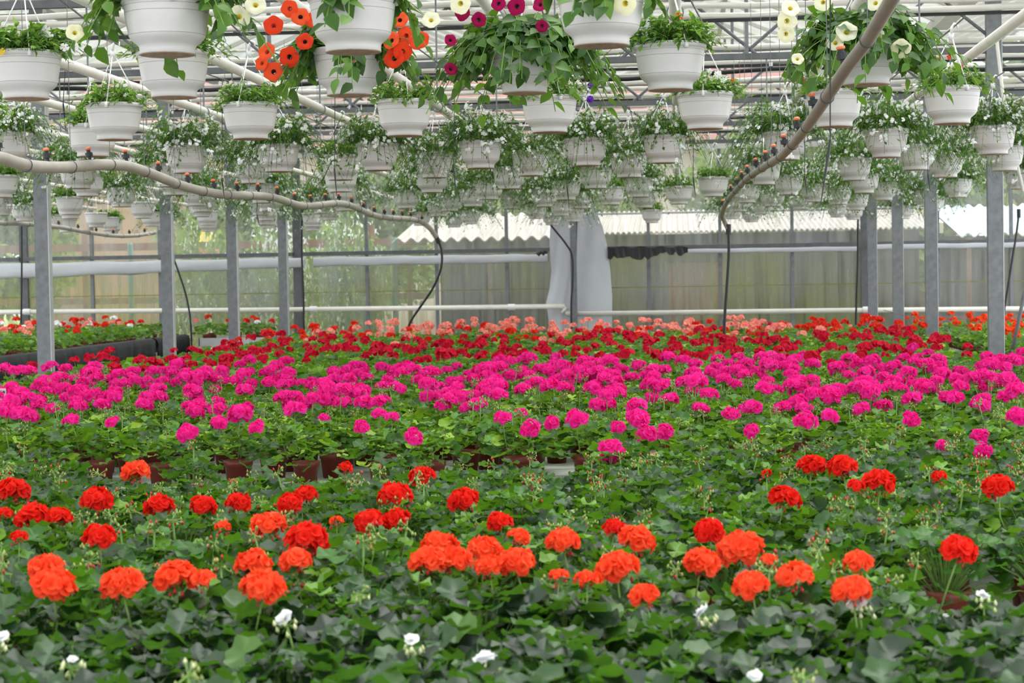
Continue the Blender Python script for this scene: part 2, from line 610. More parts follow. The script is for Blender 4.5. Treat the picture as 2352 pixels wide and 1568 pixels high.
# heating pipes that carry the hanging pots
COLX = [-8.22 + 0.7475 * i for i in range(15)]     # every 75 cm, one of them at x = 0
PIPEH = 1.09
names_col = []
ring = MB()
ring.tube([(0.034 * math.cos(a), 0, 0.034 * math.sin(a)) for a in np.linspace(0, 2 * math.pi, 15)], 0.004, 5, cap=False)
ring.tube([(0, 0, 0.034), (0, 0, 0.70)], 0.006, 5)
ring_me = ring.mesh('pipe_strap', M['galv'])
for i, x in enumerate(COLX):
    t = thing('heating_pipe', f"white heating pipe overhead carrying hanging pots, {ordinal(i)} from the left", 'pipe', (x, 0, Z(PIPEH)), 'overhead heating pipes')
    MB().tube([(0, 4.5, 0), (0, 15, 0.01), (0, YW - 0.4, 0)], 0.0255, 12).build('pipe', M['whitepipe'], t, True)
    for y in (8.0, 12.0, 16.0, 20.0, 23.0, 26.0):
        obj('pipe_strap', ring_me, t, Matrix.Translation((0, y, 0)))

# white pipe along the back wall, with its step
wp = thing('wall_pipe', 'white heating pipe running along the back wall above the flowers', 'pipe')
q = [at_y(-60, 717, YW - 0.35), at_y(650, 711, YW - 0.35), at_y(1297, 703, YW - 0.35), at_y(1302, 706, YW - 0.35), at_y(1292, 718, YW - 0.35),
     at_y(1300, 721, YW - 0.35), at_y(1900, 713, YW - 0.35), at_y(2420, 708, YW - 0.35)]
MB().tube(q, 0.034, 12).build('pipe', M['whitepipe'], wp, True)
col_me = MB().tube([(-0.05, 0, 0), (0.05, 0, 0)], 0.044, 12).mesh('joint_collar', M['hanger'])
for x, y in ((62, 716), (720, 710), (1175, 705), (1990, 711)):
    obj('joint_collar', col_me, wp, Matrix.Translation(at_y(x, y, YW - 0.35)))

# rolled film below the rail
for nm, (x0, y0, x1, y1), r0, r1, lb in (('rolled_film', (-60, 625, 700, 602), 0.115, 0.068, 'rolled white plastic film hanging under the left end of the wall rail'),
                                       ('rolled_film', (720, 601, 1258, 592), 0.066, 0.055, 'creased white plastic film strung under the rail left of the sheet'),
                                       ('rolled_film', (1400, 579, 1970, 571), 0.026, 0.032, 'thin roll of white film under the rail right of the sheet'),
                                       ('rolled_film', (2000, 567, 2420, 561), 0.034, 0.036, 'thin roll of white film under the rail behind right posts')):
    yf = YW - 0.09 - 0.4 * max(r0, r1)
    a, c = at_y(x0, y0, yf), at_y(x1, y1, yf)
    b = MB()
    n = 40
    V, F = [], []
    for i in range(n + 1):
        u = i / n
        p = a.lerp(c, u)
        r = r0 + (r1 - r0) * u
        for k in range(12):
            w = 2 * math.pi * k / 12
            wr = 1 + 0.10 * math.sin(3 * w + u * 26) + 0.05 * math.sin(7 * w - u * 40)
            V.append((p.x, p.y + 0.35 * r * math.cos(w) * wr, p.z + r * math.sin(w) * wr))
    for i in range(n):
        for k in range(12):
            k2 = (k + 1) % 12
            F.append((i * 12 + k, i * 12 + k2, (i + 1) * 12 + k2, (i + 1) * 12 + k))
    b.add(V, F)
    tag(b.build(nm, M['sheet'], None, True), lb, 'film', 'films under the wall rail')

# plastic sheet over the middle wall post, post in front of it, rag
def sheet(pxl, name, label, Yo):
    """folded sheet hanging in front of the wall: left and right edge given from top to bottom"""
    b = MB()
    rows = []
    n = 14
    for y, xl, xr in pxl:
        row = []
        for i in range(n + 1):
            u = i / n
            p = at_y(xl + (xr - xl) * u, y, Yo)
            dy = 0.03 * math.sin(u * 5 + y * 0.012) + 0.012 * math.sin(u * 13 + y * 0.03)
            row.append((p.x, p.y + dy, p.z))
        rows.append(row)
    V = [p for r_ in rows for p in r_]
    V += [(p[0], p[1] + 0.004, p[2]) for p in V]
    m = (n + 1) * len(rows)
    F = []
    for j in range(len(rows) - 1):
        for i in range(n):
            a = j * (n + 1) + i
            F.append((a, a + 1, a + n + 2, a + n + 1))
            F.append((m + a, m + a + n + 1, m + a + n + 2, m + a + 1))
    b.add(V, F)
    return tag(b.build(name, M['sheet'], None, True), label, 'plastic sheet', 'sheets at the middle wall post')


sheet([(440, 1268, 1318), (500, 1265, 1318), (560, 1262, 1316), (620, 1266, 1316), (660, 1262, 1316), (695, 1254, 1315), (720, 1258, 1314), (760, 1262, 1314)],
      'plastic_sheet', 'grey-white plastic sheet hanging left of the middle wall post', YW - 0.26)
sheet([(440, 1330, 1352), (480, 1328, 1368), (520, 1326, 1384), (560, 1325, 1394), (620, 1324, 1402), (680, 1323, 1406), (760, 1322, 1406)],
      'plastic_sheet', 'grey-white plastic sheet flaring out right of the middle wall post', YW - 0.26)
p0 = at_y(1318, 640, YW - 0.42)
MB().box((p0.x, p0.y, Z(WTOP) / 2), (0.085, 0.06, Z(WTOP))).build('trim_1', M['galv'])
structure(tag(bpy.data.objects['trim_1'], 'narrow steel upright between the two plastic sheets'))
b = MB()
rg = random.Random(5)
n = 26
V, F = [], []
for i in range(n + 1):
    u = i / n
    p = at_y(1396 + 184 * u, 567 + 2 * math.sin(i), YW - 0.3)
    p2 = at_y(1396 + 184 * u, (592 if u < 0.62 else 583) + rg.uniform(-5, 5), YW - 0.3)
    for dy in (0.02, -0.03):
        V += [(p.x, p.y + dy, p.z), (p2.x, p2.y + dy + rg.uniform(-.02, .02), p2.z)]
for i in range(n):
    a = i * 4
    F += [(a, a + 4, a + 5, a + 1), (a + 2, a + 3, a + 7, a + 6), (a, a + 2, a + 6, a + 4), (a + 1, a + 5, a + 7, a + 3)]
b.add(V, F)
tag(b.build('torn_fleece', M['black']), 'torn strip of black fleece caught on the wall rail', 'cloth')
b = MB()
pts = [at_y(1232 + 26 * i / 5, 581 + (i % 2) * 4 - i, YW - 0.3) for i in range(6)]
b.tube(pts, [0.012, 0.03, 0.025, 0.035, 0.028, 0.012], 6)
tag(b.build('torn_fleece', M['black']), 'small scrap of black fleece left of the sheet', 'cloth')

# ------------------------------------------------------------------ beyond the glass
M['fibre'] = plain('white_corrugated_roof', lin(168, 162, 156), 0.8, 0, 0.08, 3)
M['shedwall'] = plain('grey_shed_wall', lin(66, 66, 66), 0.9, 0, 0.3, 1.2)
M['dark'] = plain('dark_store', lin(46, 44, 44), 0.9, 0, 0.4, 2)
M['beige'] = plain('beige_render', lin(176, 142, 116), 0.9, 0, 0.06, 1)
M['timber'] = plain('brown_timber', lin(128, 92, 74), 0.85, 0, 0.2, 3)
M['redtile'] = plain('red_roof_tiles', lin(156, 104, 98), 0.85, 0, 0.25, 2.2)
M['pinkwall'] = plain('pale_house_wall', lin(214, 198, 190), 0.9, 0, 0.05, 1)
M['greenpost'] = plain('green_post', lin(96, 136, 128), 0.6)
M['bluepaint'] = plain('pale_blue_sheet', lin(186, 204, 214), 0.5, 0, 0.05, 2)
M['barge'] = plain('cream_bargeboard', lin(220, 214, 180), 0.7)
M['treeleaf'] = leafy('tree_leaf', [(0, lin(70, 92, 56)), (0.5, lin(104, 126, 72)), (1, lin(142, 158, 92))], 0.6, 0.35, (0.35, 0.5, 0.1, 1), 0.2)
M['bark'] = plain('bark', lin(86, 72, 58), 0.9, 0, 0.3, 6)


def corrugated(b, x0, x1, y0, z0, y1, z1, pitch, amp, m=0, th=0.02):
    n = int((x1 - x0) / pitch * 6)
    V, F = [], []
    for i in range(n + 1):
        x = x0 + (x1 - x0) * i / n
        dz = amp * math.sin(2 * math.pi * x / pitch)
        V += [(x, y0, z0 + dz), (x, y1, z1 + dz), (x, y1, z1 + dz - th), (x, y0, z0 + dz - th)]
    for i in range(n):
        a = i * 4
        F += [(a, a + 4, a + 5, a + 1), (a + 2, a + 6, a + 7, a + 3), (a, a + 3, a + 7, a + 4)]
    b.add(V, F, m)


shed = thing('storage_shed', 'low grey shed with white corrugated roof behind the right wall panes', 'shed', (0, 0, 0))
b = MB()
corrugated(b, -1.6, 3.95, 29.6, Z(0.68), 33.2, Z(1.12), 0.085, 0.018)
b.build('roof', M['fibre'], shed)
MB().tube([(-1.6, 32.2, Z(1.06)), (4.0, 32.2, Z(1.06))], 0.02, 6).build('cable', M['galv_dark'], shed)
MB().box((1.1, 30.0, Z(-0.45)), (5.2, 0.1, 2.2)).build('wall', M['shedwall'], shed)
MB().beam((3.98, 29.5, Z(0.66)), (4.05, 33.2, Z(1.16)), 0.06, 0.16).build('bargeboard', M['barge'], shed)
for k, (x, w) in enumerate(((-0.9, 0.7), (0.3, 0.9), (1.6, 0.8), (2.9, 0.9))):
    MB().box((x, 29.94, Z(-0.35 + 0.1 * (k % 2))), (w, 0.05, 0.9)).build('shutter', M['timber' if k % 3 == 1 else 'dark'], shed)

can = thing('canopy_roof', 'white corrugated canopy left of the hanging plastic sheet outside', 'roof')
b = MB()
corrugated(b, -4.25, -1.7, 28.3, Z(0.60), 31.5, Z(1.06), 0.20, 0.035)
b.build('roof', M['fibre'], can)
MB().box((-2.9, 28.4, Z(0.42)), (2.6, 0.06, 0.05)).build('eaves_beam', M['bar'], can)
MB().box((-2.6, 31.4, Z(-0.3)), (2.6, 0.1, 2.5)).build('wall', M['shedwall'], can)
for x in (-4.0, -2.8, -1.75):
    MB().box((x, 28.45, Z(0.5) / 2), (0.06, 0.06, Z(0.5))).build('support_post', M['timber'], can)

blue = thing('blue_shelter', 'pale blue sheet roof in the light behind the right-hand posts', 'roof')
b = MB()
corrugated(b, 4.2, 8.5, 29.4, Z(0.55), 33.0, Z(1.10), 0.18, 0.03)
b.build('roof', M['bluepaint'], blue)
for x in (4.4, 8.3):
    MB().box((x, 29.6, Z(0.5) / 2), (0.07, 0.07, Z(0.5))).build('support_post', M['timber'], blue)
MB().box((6.2, 30.6, Z(-0.5)), (4.2, 0.1, 2.1)).build('wall', M['dark'], blue)  # dark colour stands in for the shade inside the shelter
rg = random.Random(3)
M['redcrate'] = plain('red_crates', lin(116, 44, 42), 0.7)
for k in range(7):
    x = 4.1 + 0.42 * k
    c = thing('plastic_crate', f'dull red crate stored outside behind the right panes, {ordinal(k)} from the left', 'crate', (x, 29.2 + 0.1 * (k % 2), 0), 'red crates outside', rg.uniform(-.2, .2))
    for s in range(3):
        hh = 0.28
        z = 0.0 + s * 0.30 + (0.10 if k % 2 else 0)
        bb = MB()
        bb.box((0, -0.14, z + hh / 2), (0.38, 0.02, hh)).box((0, 0.14, z + hh / 2), (0.38, 0.02, hh)).box((-0.18, 0, z + hh / 2), (0.02, 0.28, hh)).box((0.18, 0, z + hh / 2), (0.02, 0.28, hh)).box((0, 0, z + 0.01), (0.38, 0.28, 0.02))
        bb.build('crate_box', M['redcrate'] if (s + k) % 3 else M['dark'], c)

hs = thing('beige_house', 'beige rendered house seen through the left panes', 'building')
MB().box((-12.9, 46, 2.6), (4.2, 5, 5.2)).build('wall', M['beige'], hs)
rf = MB()
rf.add([(-15.3, 43.2, 5.2), (-10.5, 43.2, 5.2), (-10.5, 48.8, 5.2), (-15.3, 48.8, 5.2), (-15.3, 46, 6.6), (-10.5, 46, 6.6)], [(0, 1, 5, 4), (2, 3, 4, 5), (0, 4, 3), (1, 2, 5), (0, 3, 2, 1)])
rf.build('roof', M['redtile'], hs)
wn = MB().box((0, 0, 0), (0.9, 0.06, 1.2)).mesh('window', M['dark'])
for x in (-14.2, -12.0):
    obj('window', wn, hs, Matrix.Translation((x, 43.47, 3.9)))

big = thing('red_roofed_house', 'large house with red tiled roof beyond the back wall', 'building')
MB().box((-3.5, 58, 3.0), (19, 9, 6.0)).build('wall', M['pinkwall'], big)
rf = MB()
rf.add([(-13.6, 52.9, 5.2), (6.6, 52.9, 5.2), (6.6, 58, 10.4), (-13.6, 58, 10.4), (6.6, 63, 5.2), (-13.6, 63, 5.2)], [(0, 1, 2, 3), (3, 2, 4, 5), (0, 3, 5), (1, 4, 2), (0, 5, 4, 1)])
rfo = rf.build('roof', M['redtile'], big)
for x in (-9.5, -5.5, -1.5, 2.5):
    w_ = MB().box((x, 53.44, 3.4), (1.2, 0.08, 1.5)).build('window', M['hangpot'], big)
    MB().box((x, 53.38, 3.4), (1.0, 0.04, 1.3)).build('window_pane', M['shedwall'], w_)
MB().box((-6, 57, 10.6), (0.8, 0.8, 1.6)).build('chimney', M['redtile'], big)

fence = thing('timber_fence', 'brown timber post-and-rail fence outside the left panes', 'fence')
for k, x in enumerate((-12.5, -9.6, -7.2, -4.9)):
    MB().box((x, 30.5, Z(0.9) / 2), (0.10, 0.10, Z(0.9))).build('post', M['timber'], fence)
MB().box((-9.3, 30.45, Z(0.62)), (10.6, 0.05, 0.12)).build('rail', M['timber'], fence)
MB().box((-9.3, 30.45, Z(-0.25)), (10.6, 0.05, 0.10)).build('rail', M['timber'], fence)
for k, (x, y) in enumerate(((-8.6, 29.6), (-7.9, 31.2), (-4.35, 29.3), (-10.2, 29.2))):
    t = tag(MB().lathe([(0.045, 0), (0.045, Z(0.75)), (0.03, Z(0.78))], 10, cap1=True).build('garden_pole', M['greenpost'], None), f'pale green metal pole in the garden, {("second from left", "third from left", "rightmost of four", "leftmost of four")[k]}', 'pole', 'garden poles')
    t.location = (x, y, -0.11)
bp = thing('ball_post', 'short blue post with a ball top behind the glass', 'post', (at_y(840, 700, 29).x, 29, -0.11))
MB().lathe([(0.05, 0), (0.05, Z(-0.25))], 10).build('shaft', M['greenpost'], bp)
MB().lathe([(0.01, 0), (0.05, 0.02), (0.07, 0.07), (0.05, 0.12), (0.005, 0.14)], 12).build('ball', M['bluepaint'], bp).location = (0, 0, Z(-0.25))

# closed parasol
pp = at_y(478, 560, 31)
par = thing('closed_parasol', 'closed garden parasol with yellow and red panels outside', 'parasol', (pp.x, pp.y, -0.11))
MB().tube([(0, 0, 0), (0, 0, Z(1.2))], 0.03, 8).build('pole', M['hanger'], par)
M['paryel'] = plain('yellow_canvas', lin(236, 214, 110), 0.8)
M['parred'] = plain('red_canvas', lin(206, 106, 92), 0.8)
MB().lathe([(0.17, Z(0.72)), (0.12, Z(0.95)), (0.02, Z(1.22))], 9, cap0=False).build('canopy_top', M['paryel'], par)
MB().lathe([(0.16, Z(0.42)), (0.22, Z(0.5)), (0.17, Z(0.72))], 9, cap0=False).build('canopy_skirt', M['parred'], par)


def leaf_cloud(n, rad, seed, size):
    """crown of loose leaves gathered in clumps"""
    rg = np.random.RandomState(seed)
    cl = rg.normal(size=(22, 3))
    cl /= np.linalg.norm(cl, axis=1)[:, None]
    cl *= rad * (0.35 + 0.45 * rg.rand(22))[:, None]
    cr = rad * (0.28 + 0.22 * rg.rand(22))
    ids = rg.randint(0, 22, n)
    d = rg.normal(size=(n, 3))
    d /= np.linalg.norm(d, axis=1)[:, None]
    c = cl[ids] + d * (cr[ids] * rg.rand(n) ** 0.4)[:, None]
    a = rg.normal(size=(n, 3))
    a /= np.linalg.norm(a, axis=1)[:, None]
    bb = np.cross(a, rg.normal(size=(n, 3)))
    bb /= np.linalg.norm(bb, axis=1)[:, None] + 1e-6
    s = size * (0.6 + 0.8 * rg.rand(n))[:, None]
    V = np.stack([c - a * s, c + bb * s * 0.5, c + a * s, c - bb * s * 0.5], 1).reshape(-1, 3)
    F = np.arange(4 * n).reshape(-1, 4)
    return V, F.tolist()


crowns = []
for k in range(3):
    V, F = leaf_cloud(6000, 1.0, 40 + k, 0.06)
    crowns.append(MB().add(V, F).mesh('crown', M['treeleaf']))
trunk_me = MB().tube([(0, 0, 0), (0.03, 0, 0.8), (0, 0.02, 1.7)], [0.10, 0.08, 0.05], 8).mesh('trunk', M['bark'])
trees = [(1.9, 44, 3.4, 2.3), (5.0, 41, 3.3, 2.4), (8.0, 44, 4.2, 3.0), (3.4, 50, 3.8, 2.8), (10.5, 40, 3.0, 2.2),
         (-17, 40, 2.9, 2.6), (-13.5, 37, 2.4, 1.8), (-9.0, 40, 2.6, 1.9), (-6.2, 38, 2.6, 1.7), (-2.2, 43, 2.8, 2.0), (-20, 46, 4.2, 3.2)]
for k, (x, y, h, r) in enumerate(trees):
    s = 'right' if x > 0 else 'left'
    t = thing('leafy_tree', f'hazy green tree outside the {s} panes, {ordinal(k if x > 0 else k - 5)} of that clump', 'tree', (x, y, -0.11), f'trees outside the {s} panes')
    o = obj('crown', crowns[k % 3], t, Matrix.Translation((0, 0, h)) @ Matrix.Scale(r, 4) @ Matrix.Rotation(k, 4, 'Z'))
    obj('trunk', trunk_me, t, Matrix.Scale(h / 1.7, 4))
shr_leaf = leafy('shrub_leaf', [(0, lin(66, 92, 48)), (0.6, lin(104, 132, 66)), (1, lin(148, 170, 92))], 0.6, 0.4, (0.4, 0.6, 0.1, 1), 0.2)
bl = []
for k in range(2):
    V, F = leaf_cloud(2600, 1.0, 60 + k, 0.055)
    b = MB().add(V, F, 0)
    V2, F2 = leaf_cloud(700, 1.05, 70 + k, 0.04)
    b2 = MB().add(V2, F2)
    bl.append((b.mesh('foliage', shr_leaf), b2.mesh('blossom', M['white'])))
shrubs = [(-7.3, 29.0, 0.62, 1), (-6.15, 29.3, 0.66, 1), (-5.0, 29.0, 0.6, 1), (-5.6, 32.2, 0.8, 1), (-8.9, 28.9, 0.5, 0), (-10.3, 29.2, 0.5, 0), (-4.1, 27.9, 0.4, 0), (-11.8, 28.9, 0.5, 0)]
for k, (x, y, r, fl) in enumerate(shrubs):
    t = thing('flowering_shrub' if fl else 'garden_shrub', ('shrub in white blossom' if fl else 'loose green shrub') + f" outside the left panes, {ordinal(k if fl else k - 4)} of its kind", 'shrub', (x, y, -0.11), 'garden shrubs outside')
    h = r * 1.1 if not fl else 0.9 + r
    f_, w_ = bl[k % 2]
    Mx = Matrix.Translation((0, 0, h)) @ Matrix.Diagonal((r, r, h * 0.95, 1))
    tag(obj('foliage', f_, t, Mx), None, kind='stuff')
    if fl:
        tag(obj('blossom', w_, t, Mx), None, kind='stuff')
    obj('trunk', trunk_me, t, Matrix.Diagonal((0.3, 0.3, h / 1.7, 1)))

# ------------------------------------------------------------------ benches
BZ = 0.70


def bench(label, x0, x1, y0, y1, ztop=BZ, rh=0.11):
    t = thing('growing_bench', label, 'bench', ((x0 + x1) / 2, (y0 + y1) / 2, 0), 'growing benches')
    w, d = x1 - x0, y1 - y0
    MB().box((0, 0, ztop - 0.015), (w, d, 0.03)).build('tray', M['tray'], t)
    for s in (-1, 1):
        MB().box((s * (w / 2), 0, ztop + 0.0), (0.025, d + 0.025, rh)).build('side_rail', M['alu'], t)
        MB().box((0, s * (d / 2), ztop + 0.0), (w, 0.025, rh)).build('end_rail', M['alu'], t)
    for s in (-1, 1):
        MB().box((s * (w / 2 - 0.3), 0, ztop - 0.10), (0.06, d - 0.1, 0.08)).build('bearer', M['galv_dark'], t)
    lg = MB().box((0, 0, (ztop - 0.14) / 2), (0.05, 0.05, ztop - 0.14)).mesh('leg', M['galv'])
    n = max(2, int(d / 2.2))
    for s in (-1, 1):
        for i in range(n):
            obj('leg', lg, t, Matrix.Translation((s * (w / 2 - 0.3), -d / 2 + 0.25 + (d - 0.5) * i / (n - 1), 0)))
    return t


bench('front growing bench under the white, coral and red geraniums', -3.3, 1.9, 2.0, 7.28, BZ, 0.035)
bench('long growing bench under the pink and crimson geraniums', -4.6, 2.42, 7.72, 22.7, BZ, 0.035)
bench('growing bench right of the right-hand posts under orange geraniums', 2.8, 6.0, 11.0, 24.0)
bench('left growing bench edged with black fleece', -11.6, -6.9, 15.0, 26.5, 0.76)
bench('short growing bench against the wall between the left posts', -6.5, -5.55, 25.55, 26.5, 0.76)

# black fleece over the edge of the left bench
for nm, ya, yb, lb in (('fleece_skirt', 15.2, 24.6, 'long black fleece draped over the left bench edge'), ('fleece_skirt', 24.75, 26.4, 'short black fleece end draped over the left bench edge')):
    b = MB()
    rg = random.Random(int(ya))
    n = 110
    V, F = [], []
    for i in range(n + 1):
        y = ya + (yb - ya) * i / n
        j = rg.uniform(-0.01, 0.01)
        prof = [(-6.96, 0.835), (-6.91, 0.845), (-6.86, 0.83), (-6.845 + j, 0.76), (-6.85 + 2 * j, 0.68), (-6.845 + 3 * j, 0.60 + rg.uniform(-.03, .03))]
        V += [(px, y, pz) for px, pz in prof]
    for i in range(n):
        for k in range(5):
            a = i * 6 + k
            F.append((a, a + 6, a + 7, a + 1))
    b.add(V, F)
    o = b.build(nm, M['tarp'], None, True)
    sm = o.modifiers.new('thickness', 'SOLIDIFY')
    sm.thickness = 0.008
    tag(o, lb, 'cloth', 'fleece on the left bench')

# ------------------------------------------------------------------ irrigation pipes, hoses, wires
noz = MB()
noz.lathe([(0.010, 0.0), (0.010, 0.02), (0.022, 0.022), (0.022, 0.045), (0.012, 0.047), (0.012, 0.058)], 10, 0, cap1=True)
noz_me = noz.mesh('nozzle', M['black'])
tip = MB()
tip.lathe([(0.012, 0.060), (0.017, 0.064), (0.017, 0.072), (0.008, 0.078)], 10, 0, cap1=True)
tip_me = tip.mesh('nozzle_tip', M['orange_tip'])


def smooth_path(P, n=8):
    out = []
    for i in range(len(P) - 1):
        p0, p1, p2, p3 = P[max(i - 1, 0)], P[i], P[i + 1], P[min(i + 2, len(P) - 1)]
        for k in range(n):
            t = k / n
            out.append(0.5 * ((2 * p1) + (p2 - p0) * t + (2 * p0 - 5 * p1 + 4 * p2 - p3) * t * t + (3 * p1 - p0 - 3 * p2 + p3) * t ** 3))
    out.append(P[-1])
    return out


def irrigation(label, P, r, mat, hose, hlabel, step=0.62, top=1.75):
    t = thing('irrigation_pipe', label, 'pipe', (0, 0, 0), 'irrigation pipes')
    pts = smooth_path(P, 10)
    MB().tube(pts, r, 12).build('pipe', mat, t, True)
    # nozzles and hanging wires along the length
    acc, nxt, k = 0, 0.3, 0
    for a, c in zip(pts[:-1], pts[1:]):
        L = (c - a).length
        while acc + L > nxt:
            p = a.lerp(c, (nxt - acc) / L)
            if k % 2 == 0:
                n_ = obj('nozzle', noz_me, t, Matrix.Translation(p + Vector((-0.004, 0, r * 0.8))) @ Matrix.Rotation(-0.15, 4, 'Y') @ Matrix.Scale(0.85, 4))
                obj('nozzle_tip', tip_me, n_)
            else:
                wb = MB()
                loop = [p + Vector(((r + 0.003) * math.cos(w), 0, (r + 0.003) * math.sin(w))) for w in np.linspace(0, 2 * math.pi, 13)]
                wb.tube(loop, 0.0022, 5, cap=False)
                wb.tube([p + Vector((0, 0, r)), p + Vector((0, 0, (top - (p.z - EYE))))], 0.0016, 4)
                wb.build('hanging_wire', M['wire'], t)
            nxt += step / 2
            k += 1
        acc += L
    h = thing('water_hose', hlabel, 'hose', (0, 0, 0), 'water hoses')
    hose = hose + [Vector((hose[-1].x, hose[-1].y, 0.72 if hose[-1].y < 22.6 and hose[-1].x > -4.6 else 0.01))]
    MB().tube(smooth_path(hose, 8), 0.013, 8).build('hose', M['black'], h, True)
    p = hose[0]
    d = (hose[1] - hose[0]).normalized()
    MB().tube([p - d * 0.02, p + d * 0.07], 0.024, 10).build('hose_coupling', M['black'], h)


def along_x(X, pix):
    """points of a pipe that runs at a fixed X, from pixels"""
    out = []
    for x, y in pix:
        d = ray(x, y)
        out.append(CAMP + d * (X / d.x))
    return out


PL = along_x(-2.8, [(-60, 350), (0, 362), (40, 374), (80, 382), (150, 384), (230, 378), (290, 381), (340, 396), (430, 430), (520, 447), (620, 452), (700, 473), (790, 468), (870, 497), (955, 505)])
end = PL[-1]
PL += [at_y(985, 522, end.y + 0.4), at_y(1002, 545, end.y + 0.5)]
Yh = end.y + 0.5
irrigation('grey irrigation pipe snaking across the left under the hanging pots', PL, 0.027, M['greypipe'],
           [at_y(1003, 545, Yh), at_y(1014, 575, Yh), at_y(1013, 615, Yh), at_y(995, 660, Yh), at_y(965, 705, Yh), at_y(942, 740, Yh), at_y(935, 770, Yh)], 'black hose curling down from the long left irrigation pipe')
PR = [at_y(x, y, Y_) for x, y, Y_ in ((2068, -34, 5.1), (2030, 30, 5.5), (1990, 96, 5.9), (1945, 155, 6.3), (1905, 215, 6.75), (1868, 270, 7.4), (1835, 315, 8.3), (1795, 358, 9.6), (1760, 380, 11.2),
                                     (1720, 407, 13.0), (1695, 432, 15.0), (1672, 460, 16.4), (1659, 490, 16.9), (1664, 508, 17.0), (1672, 525, 17.0))]
Yh = 17.0
irrigation('dusty irrigation pipe slanting down from the top right', PR, 0.021, M['brownpipe'],
           [at_y(1673, 520, Yh), at_y(1674, 580, Yh), at_y(1670, 650, Yh), at_y(1665, 720, Yh), at_y(1663, 770, Yh)], 'black hose dropping straight from the right irrigation pipe', 0.95)
PX = along_x(-6.95, [(-40, 508), (0, 512), (60, 514), (140, 522), (200, 533), (260, 541), (310, 541), (356, 534)])
e = PX[-1]
irrigation('thin grey irrigation pipe low at the far left', PX, 0.025, M['greypipe'],
           [at_y(378, 530, e.y), at_y(392, 575, e.y), at_y(412, 630, e.y), at_y(430, 690, e.y), at_y(439, 760, e.y)], 'black hose behind the second left post', 0.7)
for k, (pp_, lb) in enumerate((([(49, 500), (50, 590), (49, 700), (48, 760)], 'black hose running straight down beside the leftmost wall post'),
                               ([(694, 490), (693, 580), (697, 680), (698, 740)], 'black hose along the wall post right of left row'),
                               ([(1248, 480), (1262, 512), (1300, 560), (1314, 590), (1315, 650), (1312, 712)], 'black hose across the plastic sheet at the middle post'),
                               ([(1976, 450), (1971, 500), (1970, 600), (1966, 740)], 'black hose beside the wall post behind right row'),
                               ([(2340, 490), (2334, 540), (2318, 640), (2304, 745)], 'black hose with coupling at the far right edge'))):
    h = thing('water_hose', lb, 'hose', (0, 0, 0), 'water hoses')
    MB().tube(smooth_path([at_y(x, y, YW - 0.52) for x, y in pp_] + [Vector((at_y(*pp_[-1], YW - 0.52).x, YW - 0.52, 0.01))], 6), 0.014, 8).build('hose', M['black'], h, True)
    p = at_y(*pp_[0], YW - 0.52)
    MB().tube([p + Vector((0, 0, -0.06)), p + Vector((0, 0, 0.06))], 0.026, 8).build('hose_coupling', M['black'], h)
tag(MB().tube([at_y(2360, 640, 16.5), at_y(2310, 880, 16.5)], 0.016, 8).build('support_rod', M['galv_dark'], None, True), 'dark slanting rod at the right edge behind the pink geraniums', 'rod')
tag(MB().tube([at_y(2288, 80, 15.5), at_y(2307, 250, 15.5), at_y(2350, 440, 15.5)], 0.014, 8).build('vent_rod', M['whitepipe'], None, True), 'white rod leaning beside the nearest right post', 'rod')
tag(MB().tube([at_y(2030, 712, 22.9), at_y(2150, 742, 21.5), at_y(2360, 790, 19.0)], 0.004, 5).build('tension_wire', M['wire'], None), 'thin wire slanting between right-hand posts', 'wire')

MANUAL_ROD_Y = 5.70
# thin drip lines that hang down with a black spike
for k, (x, y0, y1, Y) in enumerate(((1907, -20, 470, 5.6), (510, 300, 460, 9.5), (768, 230, 455, 11.0), (1592, 300, 452, 12.5), (1848, 300, 448, 12.0), (2131, 300, 440, 12.0), (1042, 210, 455, 10.5), (1302, 300, 480, 13.0), (145, 90, 300, 9.0), (590, 430, 520, 15.0))):
    if k == 0:
        Y = MANUAL_ROD_Y
    else:
        g = (x - VPX) / FPX
        best = min((0.65 * i + 0.036 for i in range(-15, 5)), key=lambda X: abs(X / g - Y) if abs(g) > 0.02 else 99)
        if abs(best / g - Y) < 1.6:
            Y = best / g
    a, m_, c = at_y(x + 3, y0, Y), at_y(x, y1 - 0.3 * (y1 - y0), Y), at_y(x - (22 if k == 0 else -6), y1, Y)
    a2 = Vector((a.x, a.y, Z(0.69 + 0.47 - 0.012)))
    t = thing('drip_line', f"thin black drip line with spike hanging among the pots, {('longest, by the right irrigation pipe', 'over the left irrigation pipe', 'right of the orange petunias', 'left of the right irrigation pipe', 'right of the right irrigation pipe', 'before the third right post', 'left of the dark petunia pot', 'over the plastic sheet', 'at upper left', 'short one at the left centre')[k]}", 'drip line', (0, 0, 0), 'drip lines')
    MB().tube([a2 + Vector((0, 0.12 if k else 0, 0.0)), a2, m_], 0.0022, 5).build('drip_tube', M['black'], t)
    if k:
        MB().tube([a2 + Vector((-0.36, 0, 0)), a2 + Vector((0.36, 0, 0))], 0.0025, 5).build('tie_wire', M['wire'], t)
    MB().tube([m_, m_.lerp(c, 0.2), c], [0.004, 0.005, 0.0012], 6).build('spike', M['black'], t)

